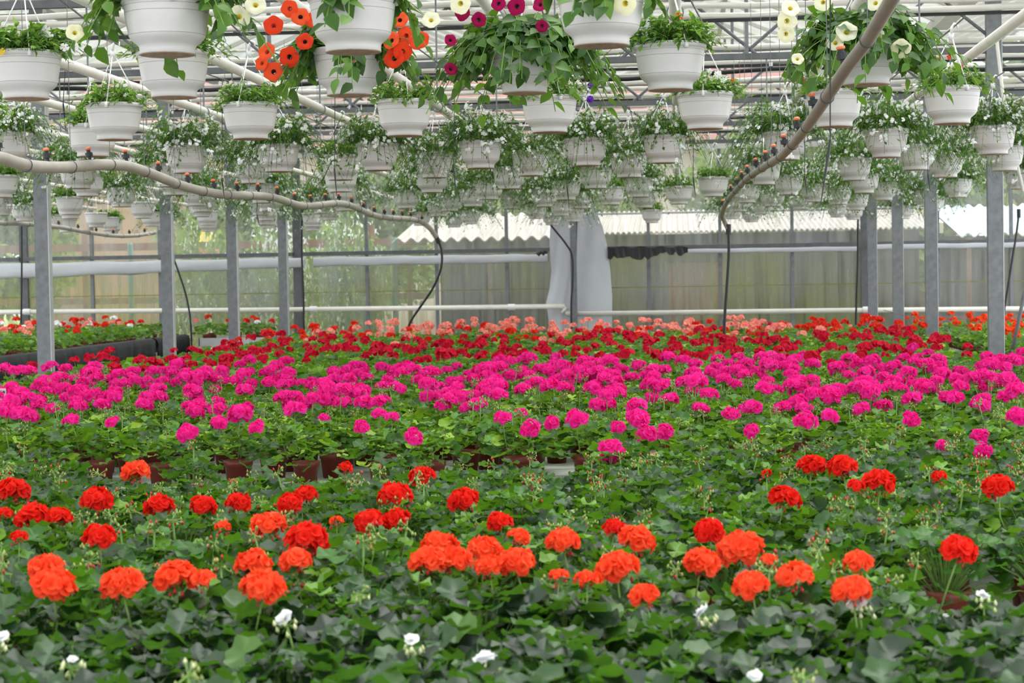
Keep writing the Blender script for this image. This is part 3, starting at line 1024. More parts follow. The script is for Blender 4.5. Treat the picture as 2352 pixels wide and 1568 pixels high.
# ------------------------------------------------------------------ plant shapes
def geranium_leaf(seed, n=28, mid=True):
    """round scalloped leaf, notched at the stalk, base at the origin of the blade, tip along +X"""
    rg = random.Random(seed)
    lob = rg.choice((7, 8, 9))
    ph = rg.uniform(0, 6)
    cup = rg.uniform(0.05, 0.5)
    V = [(0, 0, 0)]
    F = []
    for i in range(n + 1):
        a = -2.72 + 5.44 * i / n
        w = math.cos(lob * a)
        R = 1 + 0.055 * w * (1 if n > 20 else 0.6)
        z = cup * 0.9 + 0.15 * math.cos(lob * 0.5 * a + ph) + 0.09 * w
        if mid:
            V.append((0.55 * math.cos(a), 0.55 * math.sin(a), cup * 0.28 + 0.05 * math.cos(lob * a * 0.5 + ph)))
        V.append((R * math.cos(a), R * math.sin(a), z))
    if mid:
        for i in range(n):
            a = 1 + 2 * i
            F.append((0, a, a + 2))
            F.append((a, a + 1, a + 3, a + 2))
    else:
        for i in range(n):
            F.append((0, 1 + i, 2 + i))
    V = np.array(V)
    V[:, 0] += 0.15
    return V, F


def ovate_leaf(L=1.0, wd=0.55, fold=0.12, droop=0.2, n=4):
    V, F = [], []
    for i in range(n + 1):
        t = i / n
        w = wd * 0.5 * math.sin(math.pi * min(1, t ** 0.75 * 0.97 + 0.03)) if 0 < i < n else (0.02 if i == 0 else 0.0)
        z = -droop * t * t
        V += [(t * L, -w, z + fold * w * 2), (t * L, 0, z), (t * L, w, z + fold * w * 2)]
    for i in range(n):
        a = i * 3
        F += [(a, a + 3, a + 4, a + 1), (a + 1, a + 4, a + 5, a + 2)]
    return np.array(V), F


def petal(L, Wd, o0, o1, ruf, rg, nu=2, nv=2):
    V, F = [], []
    r = z = 0.0
    ph = rg.uniform(0, 6.28)
    for j in range(nv + 1):
        v = j / nv
        w = Wd * min(1.0, 0.22 + 1.5 * v) * (1.0 if v < 0.8 else 0.86)
        if j:
            a = o0 + (o1 - o0) * v
            r += L / nv * math.cos(a)
            z += L / nv * math.sin(a)
        for i in range(nu + 1):
            u = -1 + 2 * i / nu
            V.append((r - 0.12 * L * abs(u) * v, u * w * 0.5, z + ruf * L * v * math.sin(2.2 * u + ph) + 0.10 * L * u * u * v))
    for j in range(nv):
        for i in range(nu):
            a = j * (nu + 1) + i
            F.append((a, a + 1, a + nu + 2, a + nu + 1))
    return np.array(V), F


def floret(rg, n1=5, n2=4, R=0.021, nu=2, nv=2):
    b = MB()
    for ring_, n, o0, o1, k in ((0, n1, 0.75, -0.15, 1.0), (1, n2, 1.2, 0.55, 0.72)):
        p0 = rg.uniform(0, 6)
        for i in range(n):
            V, F = petal(R * k * rg.uniform(0.9, 1.12), R * 1.15 * k, o0, o1, 0.16, rg, nu, nv)
            b.add(V, F, 0, Matrix.Rotation(p0 + 2 * math.pi * (i + rg.uniform(-.1, .1)) / n, 4, 'Z'))
    return b


def dome_points(n, rg, low=-0.25):
    out = []
    for i in range(n):
        z = 1 - (1 - low) * (i + 0.5) / n
        a = i * 2.39996 + rg.uniform(-.2, .2)
        r = math.sqrt(max(0, 1 - z * z))
        out.append(Vector((r * math.cos(a), r * math.sin(a), z)))
    return out


STK = 0.16


def stalk_mesh(rg, buds, mats, n_pedi=10):
    """flower stalk below a head: stem, pedicels and drooping buds"""
    b = MB()
    bend = rg.uniform(-0.012, 0.012)
    b.tube([(0, 0, -STK), (bend, bend * 0.5, -STK * 0.5), (0, 0, -0.012)], [0.0026, 0.0024, 0.002], 5, 0)
    for k in range(n_pedi):
        a = rg.uniform(0, 6.28)
        e = rg.uniform(-0.7, 0.9)
        L = rg.uniform(0.012, 0.028)
        p = Vector((math.cos(a) * math.cos(e), math.sin(a) * math.cos(e), math.sin(e))) * L + Vector((0, 0, -0.014))
        b.tube([(0, 0, -0.014), p], 0.0011, 4, 0, False)
        if k < buds:
            q = p + Vector((math.cos(a) * 0.3, math.sin(a) * 0.3, -0.6)).normalized() * 0.004
            oct_(b, q, 0.0042, 0.0085, 1)
    return b


def oct_(b, c, r, h, m):
    c = Vector(c)
    V = [c + Vector((r * math.cos(a), r * math.sin(a), 0)) for a in (0, 1.2566, 2.513, 3.77, 5.027)] + [c + Vector((0, 0, h)), c - Vector((0, 0, h))]
    F = []
    for k in range(5):
        F += [(k, (k + 1) % 5, 5), ((k + 1) % 5, k, 6)]
    b.add(V, F, m)


def merge_head(b, rg, n, R0, fl, m, sc=1.0, low=-0.2, flat=0.8):
    for d in dome_points(n, rg, low):
        f = rg.choice(fl)
        d2 = Vector((d.x + rg.uniform(-.3, .3), d.y + rg.uniform(-.3, .3), d.z * flat + 0.25))
        R = R0 * rg.uniform(0.72, 1.15)
        Mx = facing(Vector((d.x * R, d.y * R, d.z * R * flat)), d2, sc * rg.uniform(0.85, 1.1), rg.uniform(0, 6))
        b.add(f.v, f.f, m, Mx)
    return b


rg0 = random.Random(21)
FL_NEAR = [floret(rg0, 5, 4, 0.021, 2, 3) for _ in range(4)]
FL_MID = [floret(rg0, 5, 3, 0.022, 2, 2) for _ in range(4)]
FL_LOW = [floret(rg0, 5, 0, 0.024, 1, 2) for _ in range(3)]
FLORET_ME = [f.mesh('floret', M['red'], True) for f in FL_NEAR]
STALK_ME = {c: [stalk_mesh(random.Random(300 + k), 7, None, 14).mesh('flower_head', [M['stem'], M[c]], True) for k in range(3)] for c in ('budred', 'budpink', 'bud', 'budpale')}
# whole heads for the beds farther back; slot 0 holds the petals so every plant sets its own colour
HEAD_MID, HEAD_FAR = [], []
for k in range(5):
    rg = random.Random(500 + k)
    b = merge_head(MB(), rg, 10, 0.032, FL_MID, 0, 1.05, -0.05, 0.55)
    s = stalk_mesh(rg, 4, None, 7)
    b.add(s.v, s.f, [x + 1 for x in s.m])
    HEAD_MID.append(b.mesh('flower_head', [M['pink'], M['stem'], M['bud']], True))
    b = merge_head(MB(), rg, 8, 0.032, FL_LOW, 0, 1.05, -0.05, 0.55)
    s = stalk_mesh(rg, 0, None, 0)
    b.add(s.v, s.f, [x + 1 for x in s.m])
    HEAD_FAR.append(b.mesh('flower_head', [M['pink'], M['stem']], True))


def bud_cluster(rg, red):
    b = MB()
    b.tube([(0, 0, -STK), (rg.uniform(-.01, .01), 0, -0.07), (0, 0, 0)], 0.0024, 5, 0)
    for k in range(13):
        d = Vector((rg.uniform(-1, 1), rg.uniform(-1, 1), rg.uniform(-0.7, 0.8))).normalized()
        p = d * rg.uniform(0.010, 0.022)
        b.tube([(0, 0, 0), p], 0.0011, 4, 0, False)
        oct_(b, p + d * 0.003, 0.0034, 0.0062, 1 if rg.random() > red else 2)
    return b


BUDS = {}
for c, red in (('budred', 0.32), ('budpink', 0.15), ('budpale', 0.3)):
    BUDS[c] = [bud_cluster(random.Random(700 + k), red).mesh('bud_cluster', [M['stem'], M['bud'], M[c]], True) for k in range(3)]

LEAF_ME = {}
for mt in ('leaf_near', 'leaf'):
    LEAF_ME[mt] = []
    for k in range(6):
        V, F = geranium_leaf(k)
        LEAF_ME[mt].append(MB().add(V, F).mesh('leaf', M[mt], True))


def leaf_layout(seed, n, R=0.135, top=0.228, low=0.102, size=0.0275):
    """where the blades of one plant stand: position, tip direction, normal, size"""
    rg = random.Random(seed)
    out = []
    for i in range(n):
        t = (i + 0.5) / n
        a = i * 2.39996 + rg.uniform(-.35, .35)
        r = R * math.sqrt(t) * rg.uniform(0.82, 1.1)
        z = low + (top - low) * (1 - t ** 1.6) * rg.uniform(0.82, 1.06) + rg.uniform(-.024, .016)
        o = Vector((math.cos(a), math.sin(a), 0))
        n_ = (Vector((0, 0, 1)) + o * (0.15 + 0.95 * t) + Vector((rg.uniform(-.7, .7), rg.uniform(-.7, .7), 0))).normalized()
        tip = (o * 1.0 + Vector((rg.uniform(-.5, .5), rg.uniform(-.5, .5), 0)))
        out.append((o * r + Vector((0, 0, z)), tip, n_, size * rg.uniform(0.72, 1.18), rg.randrange(6)))
    return out


def stems_mesh(lay, mat):
    b = MB()
    for p, tip, n_, s, k in lay:
        base = Vector((p.x * 0.15, p.y * 0.15, 0.085))
        b.tube([base, base.lerp(p, 0.55) + Vector((0, 0, 0.008)), p - n_ * 0.001], 0.0016, 3, 0, False)
    return b


NEAR_LAY = [leaf_layout(900 + k, 56) for k in range(6)]
NEAR_STEM = [stems_mesh(l, None).mesh('stems', M['stem'], True) for l in NEAR_LAY]
FOL_MID, FOL_FAR = [], []
for k in range(6):
    b = MB()
    for p, tip, n_, s, kk in leaf_layout(950 + k, 54, 0.16, 0.225, 0.09, 0.031):
        V, F = geranium_leaf(kk, 14, True)
        b.add(V, F, 0, frame(p, tip, n_, s))
    FOL_MID.append(b.mesh('foliage', M['leaf_mid'], True))
    b = MB()
    for p, tip, n_, s, kk in leaf_layout(980 + k, 46, 0.19, 0.225, 0.09, 0.036):
        V, F = geranium_leaf(kk, 9, False)
        b.add(V, F, 0, frame(p, tip, n_, s))
    FOL_FAR.append(b.mesh('foliage', M['leaf_mid'], True))

pot = MB()
pot.lathe([(0.044, 0), (0.054, 0.082), (0.057, 0.083), (0.060, 0.105), (0.056, 0.105), (0.054, 0.094)], 20, 0)
POT_ME = pot.mesh('pot', M['terra'], True)
SOIL_ME = MB().lathe([(0.054, 0.093), (0.02, 0.097)], 16, 0, cap0=False, cap1=True).mesh('soil', M['soil'])
POT_LOW = MB().lathe([(0.044, 0), (0.054, 0.082), (0.060, 0.105), (0.054, 0.098)], 10, 0).mesh('pot', M['terra'], True)


def near_plant(name, label, cat, loc, group, lmat, v, rz, sc, ls=1.0):
    t = thing(name, label, cat, loc, group, rz, sc)
    obj('pot', POT_ME, t)
    obj('soil', SOIL_ME, t)
    obj('stems', NEAR_STEM[v], t)
    for p, tip, n_, s, k in NEAR_LAY[v]:
        obj('leaf', LEAF_ME[lmat][k], t, frame(p, tip, n_, s * ls))
    return t


def local(t, p):
    """world point in the thing's own frame"""
    q = Vector(p) - t.location
    a = -t.rotation_euler.z
    c, s = math.cos(a), math.sin(a)
    return Vector((q.x * c - q.y * s, q.x * s + q.y * c, q.z)) / t.scale.x


def head_matrix(q, s=1.0, rg=RNG):
    d = q - Vector((q.x * 0.15, q.y * 0.15, 0.06))
    d.x *= 0.5
    d.y *= 0.5
    if d.z < 0.05:
        d.z = 0.05
    return facing(q, d, s, rg.uniform(0, 6))


# ------------------------------------------------------------------ the front bench: white, coral and red geraniums
# blooms as the photograph shows them: pixel column, row, width
CORAL = [(312, 1085, 70), (615, 1210, 75), (513, 1213, 38), (773, 1198, 35), (1190, 1235, 55), (1010, 1255, 82), (985, 1292, 90), (1045, 1287, 82), (1112, 1265, 85), (1182, 1295, 98),
         (1122, 1302, 70), (1293, 1245, 90), (1460, 1242, 92), (1415, 1305, 98), (1350, 1335, 66), (1480, 1370, 72), (1285, 1325, 48), (105, 1305, 76), (122, 1347, 104), (278, 1343, 102),
         (408, 1330, 104), (465, 1335, 64), (583, 1297, 82), (605, 1352, 106), (678, 1290, 80), (1610, 1295, 88), (1700, 1265, 104), (1765, 1290, 44), (1725, 1345, 88), (1825, 1325, 92), (1970, 1293, 72), (1957, 1360, 96)]
RED = [(30, 1130, 76), (225, 1152, 82), (75, 1190, 76), (135, 1190, 60), (5, 1185, 50), (45, 1235, 45), (230, 1235, 76), (365, 1165, 66), (465, 1165, 60), (548, 1157, 62), (665, 1158, 62),
       (702, 1137, 50), (705, 1243, 108), (795, 1076, 36), (968, 1095, 60), (908, 1140, 76), (850, 1200, 76), (910, 1195, 72), (1063, 1150, 76), (1147, 1200, 60), (1412, 1215, 56),
       (1630, 1220, 76), (2205, 1267, 88), (1803, 1145, 68), (1865, 1070, 66), (1935, 1073, 76), (2020, 1110, 76), (1965, 1120, 48), (2158, 1098, 40), (2292, 1120, 78), (1760, 1088, 26)]
WHITE = [(5, 1465, 44), (655, 1420, 52), (945, 1470, 44), (1115, 1515, 58), (1615, 1405, 46), (1970, 1387, 52), (2258, 1368, 38), (1733, 1553, 44), (168, 1515, 26)]
FRONTPINK = [(1405, 1037, 74), (430, 995, 54), (952, 1002, 54), (545, 960, 52), (505, 970, 44), (590, 980, 42), (163, 965, 44), (257, 970, 42), (40, 950, 60), (15, 940, 60), (65, 955, 52), (120, 938, 40),
             (830, 980, 44), (870, 950, 42), (900, 958, 42), (745, 960, 32), (1155, 960, 46), (1217, 982, 52), (1268, 972, 40), (1325, 962, 56), (1420, 980, 40), (1470, 965, 56), (1485, 1000, 60), (1528, 990, 46),
             (1460, 955, 52), (2250, 1005, 52), (2257, 1035, 50), (2165, 1022, 30), (1725, 988, 40), (1680, 952, 52), (1850, 965, 56), (1905, 955, 46), (2093, 963, 50), (2340, 955, 60)]
heads = []
for lst, c, b_ in ((CORAL, 'coral', -0.575), (RED, 'red', -0.575), (WHITE, 'white', -0.60)):
    for x, y, w in lst:
        h = b_
        if c == 'red' and y < 1130 and x > 1700:
            h = -0.55
        p = at_h(x, y, h)
        heads.append([p, c, w / (FPX / (p - CAMP).dot(CF)), None])

def nth(rows):
    """place of every plant in its row, counted from the left over those inside the picture"""
    out = {}
    for r, lst in rows.items():
        k = nl = nr = 0
        for key, x, y, z in sorted(lst, key=lambda q: q[1]):
            u = proj((x, y, z + 0.15))[0]
            if u < 0:
                nl += 1
                out[key] = ('at left edge', 'cut by left edge', 'past left edge')[min(nl, 3) - 1]
            elif u > IW:
                nr += 1
                out[key] = ('at right edge', 'cut by right edge', 'past right edge')[min(nr, 3) - 1]
            else:
                out[key] = f'{ordinal(k)} from left'
                k += 1
    return out


plants = []          # x, y, zone
y = 2.72
row = 0
while y < 7.15:
    zone = 'white' if y < 3.66 else ('coral' if y < 4.38 else 'red')
    sp = 0.205 if zone == 'white' else (0.225 if zone == 'coral' else 0.235)
    x = -0.362 * y - 0.12 + (sp / 2 if row % 2 else 0)
    while x < 0.185 * y + 0.14:
        px = x + RNG.uniform(-.03, .03)
        py = y + RNG.uniform(-.03, .03)
        u, v, z = proj((px, py, BZ + 0.1))
        keep = True
        if zone == 'red' and u < 1350:
            if y > 6.0:
                keep = RNG.random() < 0.40
            if 1240 < u < 1350 and y > 5.3:
                keep = False
            if 580 < u < 760 and y > 5.9:
                keep = False
            if 250 < u < 400 and y > 6.2:
                keep = False
        if zone == 'coral' and u > 2025:
            keep = False
        if zone == 'coral' and 1530 < u < 1635 and y > 3.8:
            keep = False
        if keep and -3.2 < px < 1.8:
            plants.append([px, py, zone, [], row])
        x += sp
    y += 0.225
    row += 1
for hd in heads:
    best, bd = None, 9
    for pl in plants:
        if pl[3] and pl[3][0][1] != hd[1]:
            continue
        if len(pl[3]) > 3:
            continue
        d = math.hypot(pl[0] - hd[0].x, pl[1] - hd[0].y) + (0 if pl[2] == hd[1] else 0.05) + 0.02 * len(pl[3])
        if d < bd:
            best, bd = pl, d
    best[3].append(hd)
cnt = {}
order = sorted((p for p in plants if p[3]), key=lambda p: proj((p[0], p[1], BZ))[0])
rows_ = {}
for p in plants:
    rows_.setdefault(p[4], []).append((id(p), p[0], p[1], BZ))
NTH = nth(rows_)
LBL = {}
for p in order:
    c = p[3][0][1]
    LBL[id(p)] = cnt.get(c, 0)
    cnt[c] = cnt.get(c, 0) + 1
NW = ('no', 'one', 'two', 'three', 'four', 'five')
stick = MB()
stick.box((0, -0.0515, 0.042), (0.022, 0.002, 0.034))
STICK_ME = stick.mesh('price_label', M['sticker'])
ink = MB()
for k in range(6):
    ink.box((-0.007 + 0.0022 * k, -0.0528, 0.044), (0.0012 if k % 2 else 0.0006, 0.0008, 0.014))
ink.box((0.0085, -0.0528, 0.045), (0.0018, 0.0008, 0.022))
INK_ME = ink.mesh('printed_bars', M['ink'])
nst = 0
for pl in plants:
    px, py, zone, hs_, prow = pl
    c = hs_[0][1] if hs_ else zone
    nb = len(hs_)
    if hs_:
        lb = f"potted geranium with {NW[nb]} {c} bloom{'s' if nb > 1 else ''}, {ordinal(LBL[id(pl)])} from left among those in {c} flower"
    else:
        lb = f"{ {'white': 'blue-green', 'coral': 'green', 'red': 'leafy'}[zone] } geranium without blooms, {NTH[id(pl)]} in the {ordinal(prow)} row from front"
    u, v, z = proj((px, py, BZ))
    t = near_plant(c + '_geranium', lb, 'geranium', (px, py, BZ), f'{c} geraniums on the front bench', 'leaf_near' if zone == 'white' else 'leaf', RNG.randrange(6), RNG.uniform(0, 6.28), RNG.uniform(0.92, 1.04) if zone == 'white' else RNG.uniform(0.94, 1.12), 1.3 if zone == 'white' else 1.0)
    bc = {'white': 'budpale', 'coral': 'budred', 'red': 'budred'}[c]
    for p, cc, w, _ in hs_:
        q = local(t, p)
        if cc == 'white':          # a single open floret on its stalk
            hm = obj('flower_head', RNG.choice(STALK_ME['budpale']), t, head_matrix(q, 1.0))
            for i in range(2):
                obj('floret', RNG.choice(FLORET_ME), hm, facing((0.004 * (i - .5), 0, 0), (RNG.uniform(-.6, .6), RNG.uniform(-.6, .6), 1), w / 0.046, RNG.uniform(0, 6)), M['white'])
            continue
        s = 1.1 * w / 0.098
        hm = obj('flower_head', RNG.choice(STALK_ME['budred']), t, head_matrix(q, max(0.6, min(s, 1.25))))
        n = 16 if w > 0.055 else (9 if w > 0.038 else 5)
        k = min(1.08, s / max(0.6, min(s, 1.25)))
        for d in dome_points(n, RNG, -0.2 if n > 9 else 0.2):
            Rd = 0.033 * k * RNG.uniform(0.8, 1.12)
            obj('floret', RNG.choice(FLORET_ME), hm, facing((d.x * Rd, d.y * Rd, d.z * Rd * 0.72), (d.x + RNG.uniform(-.3, .3), d.y + RNG.uniform(-.3, .3), d.z * 0.7 + 0.2), RNG.uniform(0.85, 1.1) * (k if n > 9 else max(k, 0.7)), RNG.uniform(0, 6)), M[cc])
    for i in range(RNG.choice((0, 1, 1, 1, 2)) if zone != 'white' else RNG.choice((0, 0, 1))):
        a = RNG.uniform(0, 6.28)
        r = RNG.uniform(0.02, 0.10)
        q = Vector((r * math.cos(a), r * math.sin(a), RNG.uniform(0.225, 0.27)))
        obj('bud_cluster', RNG.choice(BUDS[bc]), t, head_matrix(q, RNG.uniform(0.85, 1.1)))
    if nst < 2 and ((2120 < u < 2230 and 4.4 < py < 4.75) or (395 < u < 470 and py > 5.6)):
        nst += 1
        st = obj('price_label', STICK_ME, t, Matrix.Rotation(-t.rotation_euler.z, 4, 'Z'))
        obj('printed_bars', INK_ME, st)

# ------------------------------------------------------------------ the long bench and the side benches
def poisson(m):
    L, k, p = math.exp(-m), 0, 1.0
    while True:
        p *= RNG.random()
        if p <= L:
            return k
        k += 1


def bed_plant(name, label, group, x, y, z, fol, headlist, heads_, mat, potm, fmat=None, bud=None):
    t = thing(name, label, 'geranium', (x, y, z), group, RNG.uniform(0, 6.28), RNG.uniform(0.92, 1.12))
    obj('pot', potm, t)
    f = obj('foliage', RNG.choice(fol), t)
    f['kind'] = 'stuff'
    for q, s in heads_:
        obj('flower_head', RNG.choice(headlist), t, head_matrix(q, s), mat)
    if bud:
        for i in range(RNG.choice((0, 1, 2, 2))):
            a, r = RNG.uniform(0, 6.28), RNG.uniform(0.02, 0.13)
            obj('bud_cluster', RNG.choice(BUDS[bud]), t, head_matrix(Vector((r * math.cos(a), r * math.sin(a), RNG.uniform(0.23, 0.30))), RNG.uniform(0.8, 1.05)))
    return t


def rnd_heads(m, lo=0.235, hi=0.325, R=0.14, s0=0.85, s1=1.15):
    out = []
    for i in range(poisson(m)):
        a, r = RNG.uniform(0, 6.28), R * math.sqrt(RNG.random())
        out.append((Vector((r * math.cos(a), r * math.sin(a), RNG.uniform(lo, hi))), RNG.uniform(s0, s1)))
    return out


fp_heads = []
for x, y, w in FRONTPINK:
    p = at_h(x, y, -0.565 if y < 985 else -0.60)
    fp_heads.append((p, w / (FPX / (p - CAMP).dot(CF)) / 0.098))
pk = []
y, row = 7.90, 0
while y < 12.45:
    x = max(-4.45, -0.362 * y - 0.15) + (0.14 if row % 2 else 0)
    while x < min(2.3, 0.185 * y + 0.15):
        pk.append([x + RNG.uniform(-.05, .05), y + RNG.uniform(-.05, .05), row, []])
        x += 0.29
    y += 0.285
    row += 1
for p, s in fp_heads:
    c = min(pk, key=lambda q: math.hypot(q[0] - p.x, q[1] - p.y))
    c[3].append((p, s))
rows_ = {}
for q in pk:
    rows_.setdefault(q[2], []).append((id(q), q[0], q[1], BZ))
NTH = nth(rows_)
for q in pk:
    x, y, row, hl = q
    dens = (0.1, 0.35, 1.2, 2.0)[row] if row < 4 else 1.75
    hd = rnd_heads(dens, 0.25, 0.33)
    lb = f'pink geranium, {NTH[id(q)]} in the {ordinal(row)} row of the long bench'
    t = bed_plant('pink_geranium', lb, 'pink geraniums at the front edge of the long bench' if row == 0 else 'pink geraniums on the long bench', x, y, BZ, FOL_MID, HEAD_MID, hd, M['pink'], POT_ME, None, 'budpink')
    for p, s in hl:
        qq = local(t, p)
        qq.z = min(max(qq.z, 0.21), 0.34)
        obj('flower_head', RNG.choice(HEAD_MID), t, head_matrix(qq, max(0.55, min(1.3, s))), M['pink'])

cr = []
y, row = 12.6, 0
while y < 17.3:
    x = max(-4.42, -0.362 * y - 0.15) + (0.17 if row % 2 else 0)
    while x < min(2.28, 0.185 * y + 0.15):
        cr.append((x + RNG.uniform(-.05, .05), y + RNG.uniform(-.05, .05), row))
        x += 0.335
    y += 0.325
    row += 1
def numbered(lst):
    rows_ = {}
    for i, q in enumerate(lst):
        rows_.setdefault(q[2], []).append((i, q[0], q[1], BZ))
    return nth(rows_)


NTH = numbered(cr)
for ic, (x, y, row) in enumerate(cr):
    t = (y - 12.6) / 4.7
    pinkish = RNG.random() < max(0, 0.30 - 0.9 * t)
    nm, mt = ('pink_geranium', 'pink') if pinkish else ('crimson_geranium', 'crimson')
    bed_plant(nm, f"{'pink' if pinkish else 'crimson'} geranium, {NTH[ic]} in the {ordinal(row)} row of the crimson band",
              'pink geraniums among the crimson' if pinkish else 'crimson geraniums on the long bench', x, y, BZ, FOL_FAR, HEAD_FAR, rnd_heads(0.9, 0.24, 0.32, 0.16, 0.85, 1.1), M[mt], POT_LOW)
fr = []
y, row = 17.5, 0
while y < 22.45:
    x = -4.4 + (0.19 if row % 2 else 0)
    while x < 2.28:
        fr.append((x + RNG.uniform(-.06, .06), y + RNG.uniform(-.06, .06), row))
        x += 0.37
    y += 0.36
    row += 1
NTH = numbered(fr)
for ic, (x, y, row) in enumerate(fr):
    u = RNG.random()
    psal = (0.85 if y > 20.6 else 0.55) if -3.4 < x < 0.9 and y > 19.3 else 0.12
    if u < psal:
        nm, mt = 'salmon_geranium', 'salmon'
    elif y < 18.7:
        nm, mt = 'crimson_geranium', 'crimson'
    else:
        nm, mt = 'scarlet_geranium', 'scarlet'
    lb = f'{mt} geranium, {NTH[ic]} in the {ordinal(row)} row of the far scarlet band'
    bed_plant(nm, lb, f'{mt} geraniums at the far end', x, y, BZ, FOL_FAR, HEAD_FAR, rnd_heads(1.15 if mt != 'salmon' else 1.9, 0.24, 0.33 if mt != 'salmon' else 0.37, 0.17, 0.85, 1.15), M[mt], POT_LOW)
og, y, row = [], 12.0, 0
while y < 23.6:
    x = 2.95
    while x < min(5.8, 0.19 * y + 0.25):
        og.append((x + RNG.uniform(-.06, .06), y + RNG.uniform(-.06, .06), row))
        x += 0.36
    y += 0.38
    row += 1
NTH = numbered(og)
for ic, (x, y, row) in enumerate(og):
    bed_plant('orange_geranium', f'orange-red geranium, {NTH[ic]} in the {ordinal(row)} row of the right bench', 'orange geraniums on the right bench', x, y, BZ, FOL_FAR, HEAD_FAR, rnd_heads(2.0, 0.24, 0.33, 0.17, 0.75, 1.0), M['orange'], POT_LOW)
for (x0, x1, y0, y1, w_) in ((-10.6, -7.0, 18.3, 26.3, 'left bench edged with fleece'), (-6.4, -5.6, 25.75, 26.4, 'short bench by the wall')):
    lf, y, row = [], y0, 0
    while y < y1:
        x = x0
        while x < x1:
            if x > -0.38 * y - 0.2:
                lf.append((x + RNG.uniform(-.05, .05), y + RNG.uniform(-.05, .05), row))
            x += 0.34
        y += 0.34
        row += 1
    NTH = numbered(lf)
    for ic, (x, y, row) in enumerate(lf):
        mt = RNG.choice(('scarlet', 'scarlet', 'salmon', 'white')) if y > 22 else RNG.choice(('scarlet', 'scarlet', 'salmon'))
        bed_plant(mt + '_geranium', f'{mt} geranium, {NTH[ic]} in {ordinal(row)} row on the {w_}', f'{mt} geraniums on the {w_}', x, y, 0.76, FOL_FAR, HEAD_FAR, rnd_heads(0.9, 0.24, 0.32, 0.15, 0.85, 1.15), M[mt], POT_LOW)

# plant sign at the left edge of the pink band
sp = at_y(-10, 914, 9.6)
sg = thing('plant_sign', 'small white plastic plant sign standing among the pink geraniums', 'sign', (sp.x, sp.y, BZ + 0.012))
hh = sp.z - BZ
MB().box((0, 0, hh), (0.11, 0.004, 0.075)).build('sign_plate', M['sticker'], sg)
MB().box((0, 0.003, hh / 2), (0.012, 0.004, hh)).build('stake', M['sticker'], sg)
b = MB()      # the letters EN that show, and a red squiggle
for lx, segs in ((0.028, ((0, 0, 0, 1), (0, 0, .6, 0), (0, .5, .5, .5), (0, 1, .6, 1))), (0.041, ((0, 0, 0, 1), (0, 1, .7, 0), (.7, 0, .7, 1)))):
    for x0, y0, x1, y1 in segs:
        b.beam((lx + x0 * 0.012, -0.0035, hh + 0.012 + y0 * 0.014), (lx + x1 * 0.012, -0.0035, hh + 0.012 + y1 * 0.014), 0.0022, 0.0022)
b.build('lettering', M['ink'], sg)
MB().tube([(0.02 + 0.005 * i, -0.003, hh - 0.024 + (0.002 if i % 2 else 0)) for i in range(6)], 0.0012, 4).build('red_line', M['redink'], sg)

# ------------------------------------------------------------------ hanging pots
D = 0.27
HB = 0.69                  # pot base above the eye
prof = [(0.300, 0.0), (0.312, 0.008), (0.308, 0.05), (0.312, 0.085), (0.330, 0.11), (0.372, 0.142), (0.405, 0.175), (0.424, 0.21), (0.4240, 0.216), (0.446, 0.32), (0.460, 0.41), (0.466, 0.455),
        (0.466, 0.461), (0.474, 0.51), (0.478, 0.53), (0.478, 0.536), (0.483, 0.562), (0.500, 0.566), (0.507, 0.632), (0.488, 0.635), (0.470, 0.56)]
hp = MB().lathe([(r * D, z * D) for r, z in prof], 40, 0, mcap=1)
HPOT = hp.mesh('pot', [M['hangpot'], M['potbase']], True)
gr = MB()
for r, z in ((0.4245, 0.213), (0.4665, 0.458), (0.4785, 0.533)):
    gr.lathe([((r - 0.001) * D, (z - 0.0035) * D), ((r + 0.0025) * D, z * D), ((r - 0.001) * D, (z + 0.0035) * D)], 40, 0, cap0=False)
gr.lathe([(0.3120 * D, 0.002 * D), (0.3135 * D, 0.005 * D), (0.3125 * D, 0.008 * D)], 40, 1, cap0=False)
HGROOVE = gr.mesh('groove_lines', [M['potgroove'], M['potbase']], True)
HSOIL = MB().lathe([(0.475 * D, 0.58 * D), (0.1 * D, 0.60 * D)], 20, 0, cap0=False, cap1=True).mesh('soil', M['soil'])
HANG_TOP = 0.47            # hook above the pot base
hg = MB()
for k in range(3):
    a = 0.6 + k * 2.0944
    e = Vector((0.497 * D * math.cos(a), 0.497 * D * math.sin(a), 0.60 * D))
    ap = Vector((0.012 * math.cos(a), 0.012 * math.sin(a), HANG_TOP - 0.075))
    hg.tube([e, ap], 0.0026, 5)
    hg.box(e + Vector((0, 0, -0.004)), (0.014, 0.014, 0.026), 0, Matrix.Rotation(a, 3, 'Z'))
hg.box((0, 0, HANG_TOP - 0.06), (0.026, 0.005, 0.035))
hg.tube([(0, 0, HANG_TOP - 0.045), (0.002, 0, HANG_TOP - 0.02), (0.016, 0, HANG_TOP), (0.030, 0, HANG_TOP - 0.008), (0.034, 0, HANG_TOP - 0.026)], [0.007, 0.007, 0.006, 0.006, 0.003], 7)
HHANG = hg.mesh('hanger', M['hanger'], True)
OV = [ovate_leaf(1, w, f, d) for w, f, d in ((0.70, 0.15, 0.18), (0.64, 0.1, 0.3), (0.76, 0.2, 0.1))]
OV_LOW = [ovate_leaf(1, 0.5, 0.12, 0.25, 2), ovate_leaf(1, 0.6, 0.2, 0.1, 2)]
NARROW = [ovate_leaf(1, 0.24, 0.1, 0.3, 2), ovate_leaf(1, 0.3, 0.1, 0.1, 2)]
PETLEAF = [MB().add(*o).mesh('leaf', M['petunia_leaf'], True) for o in OV]


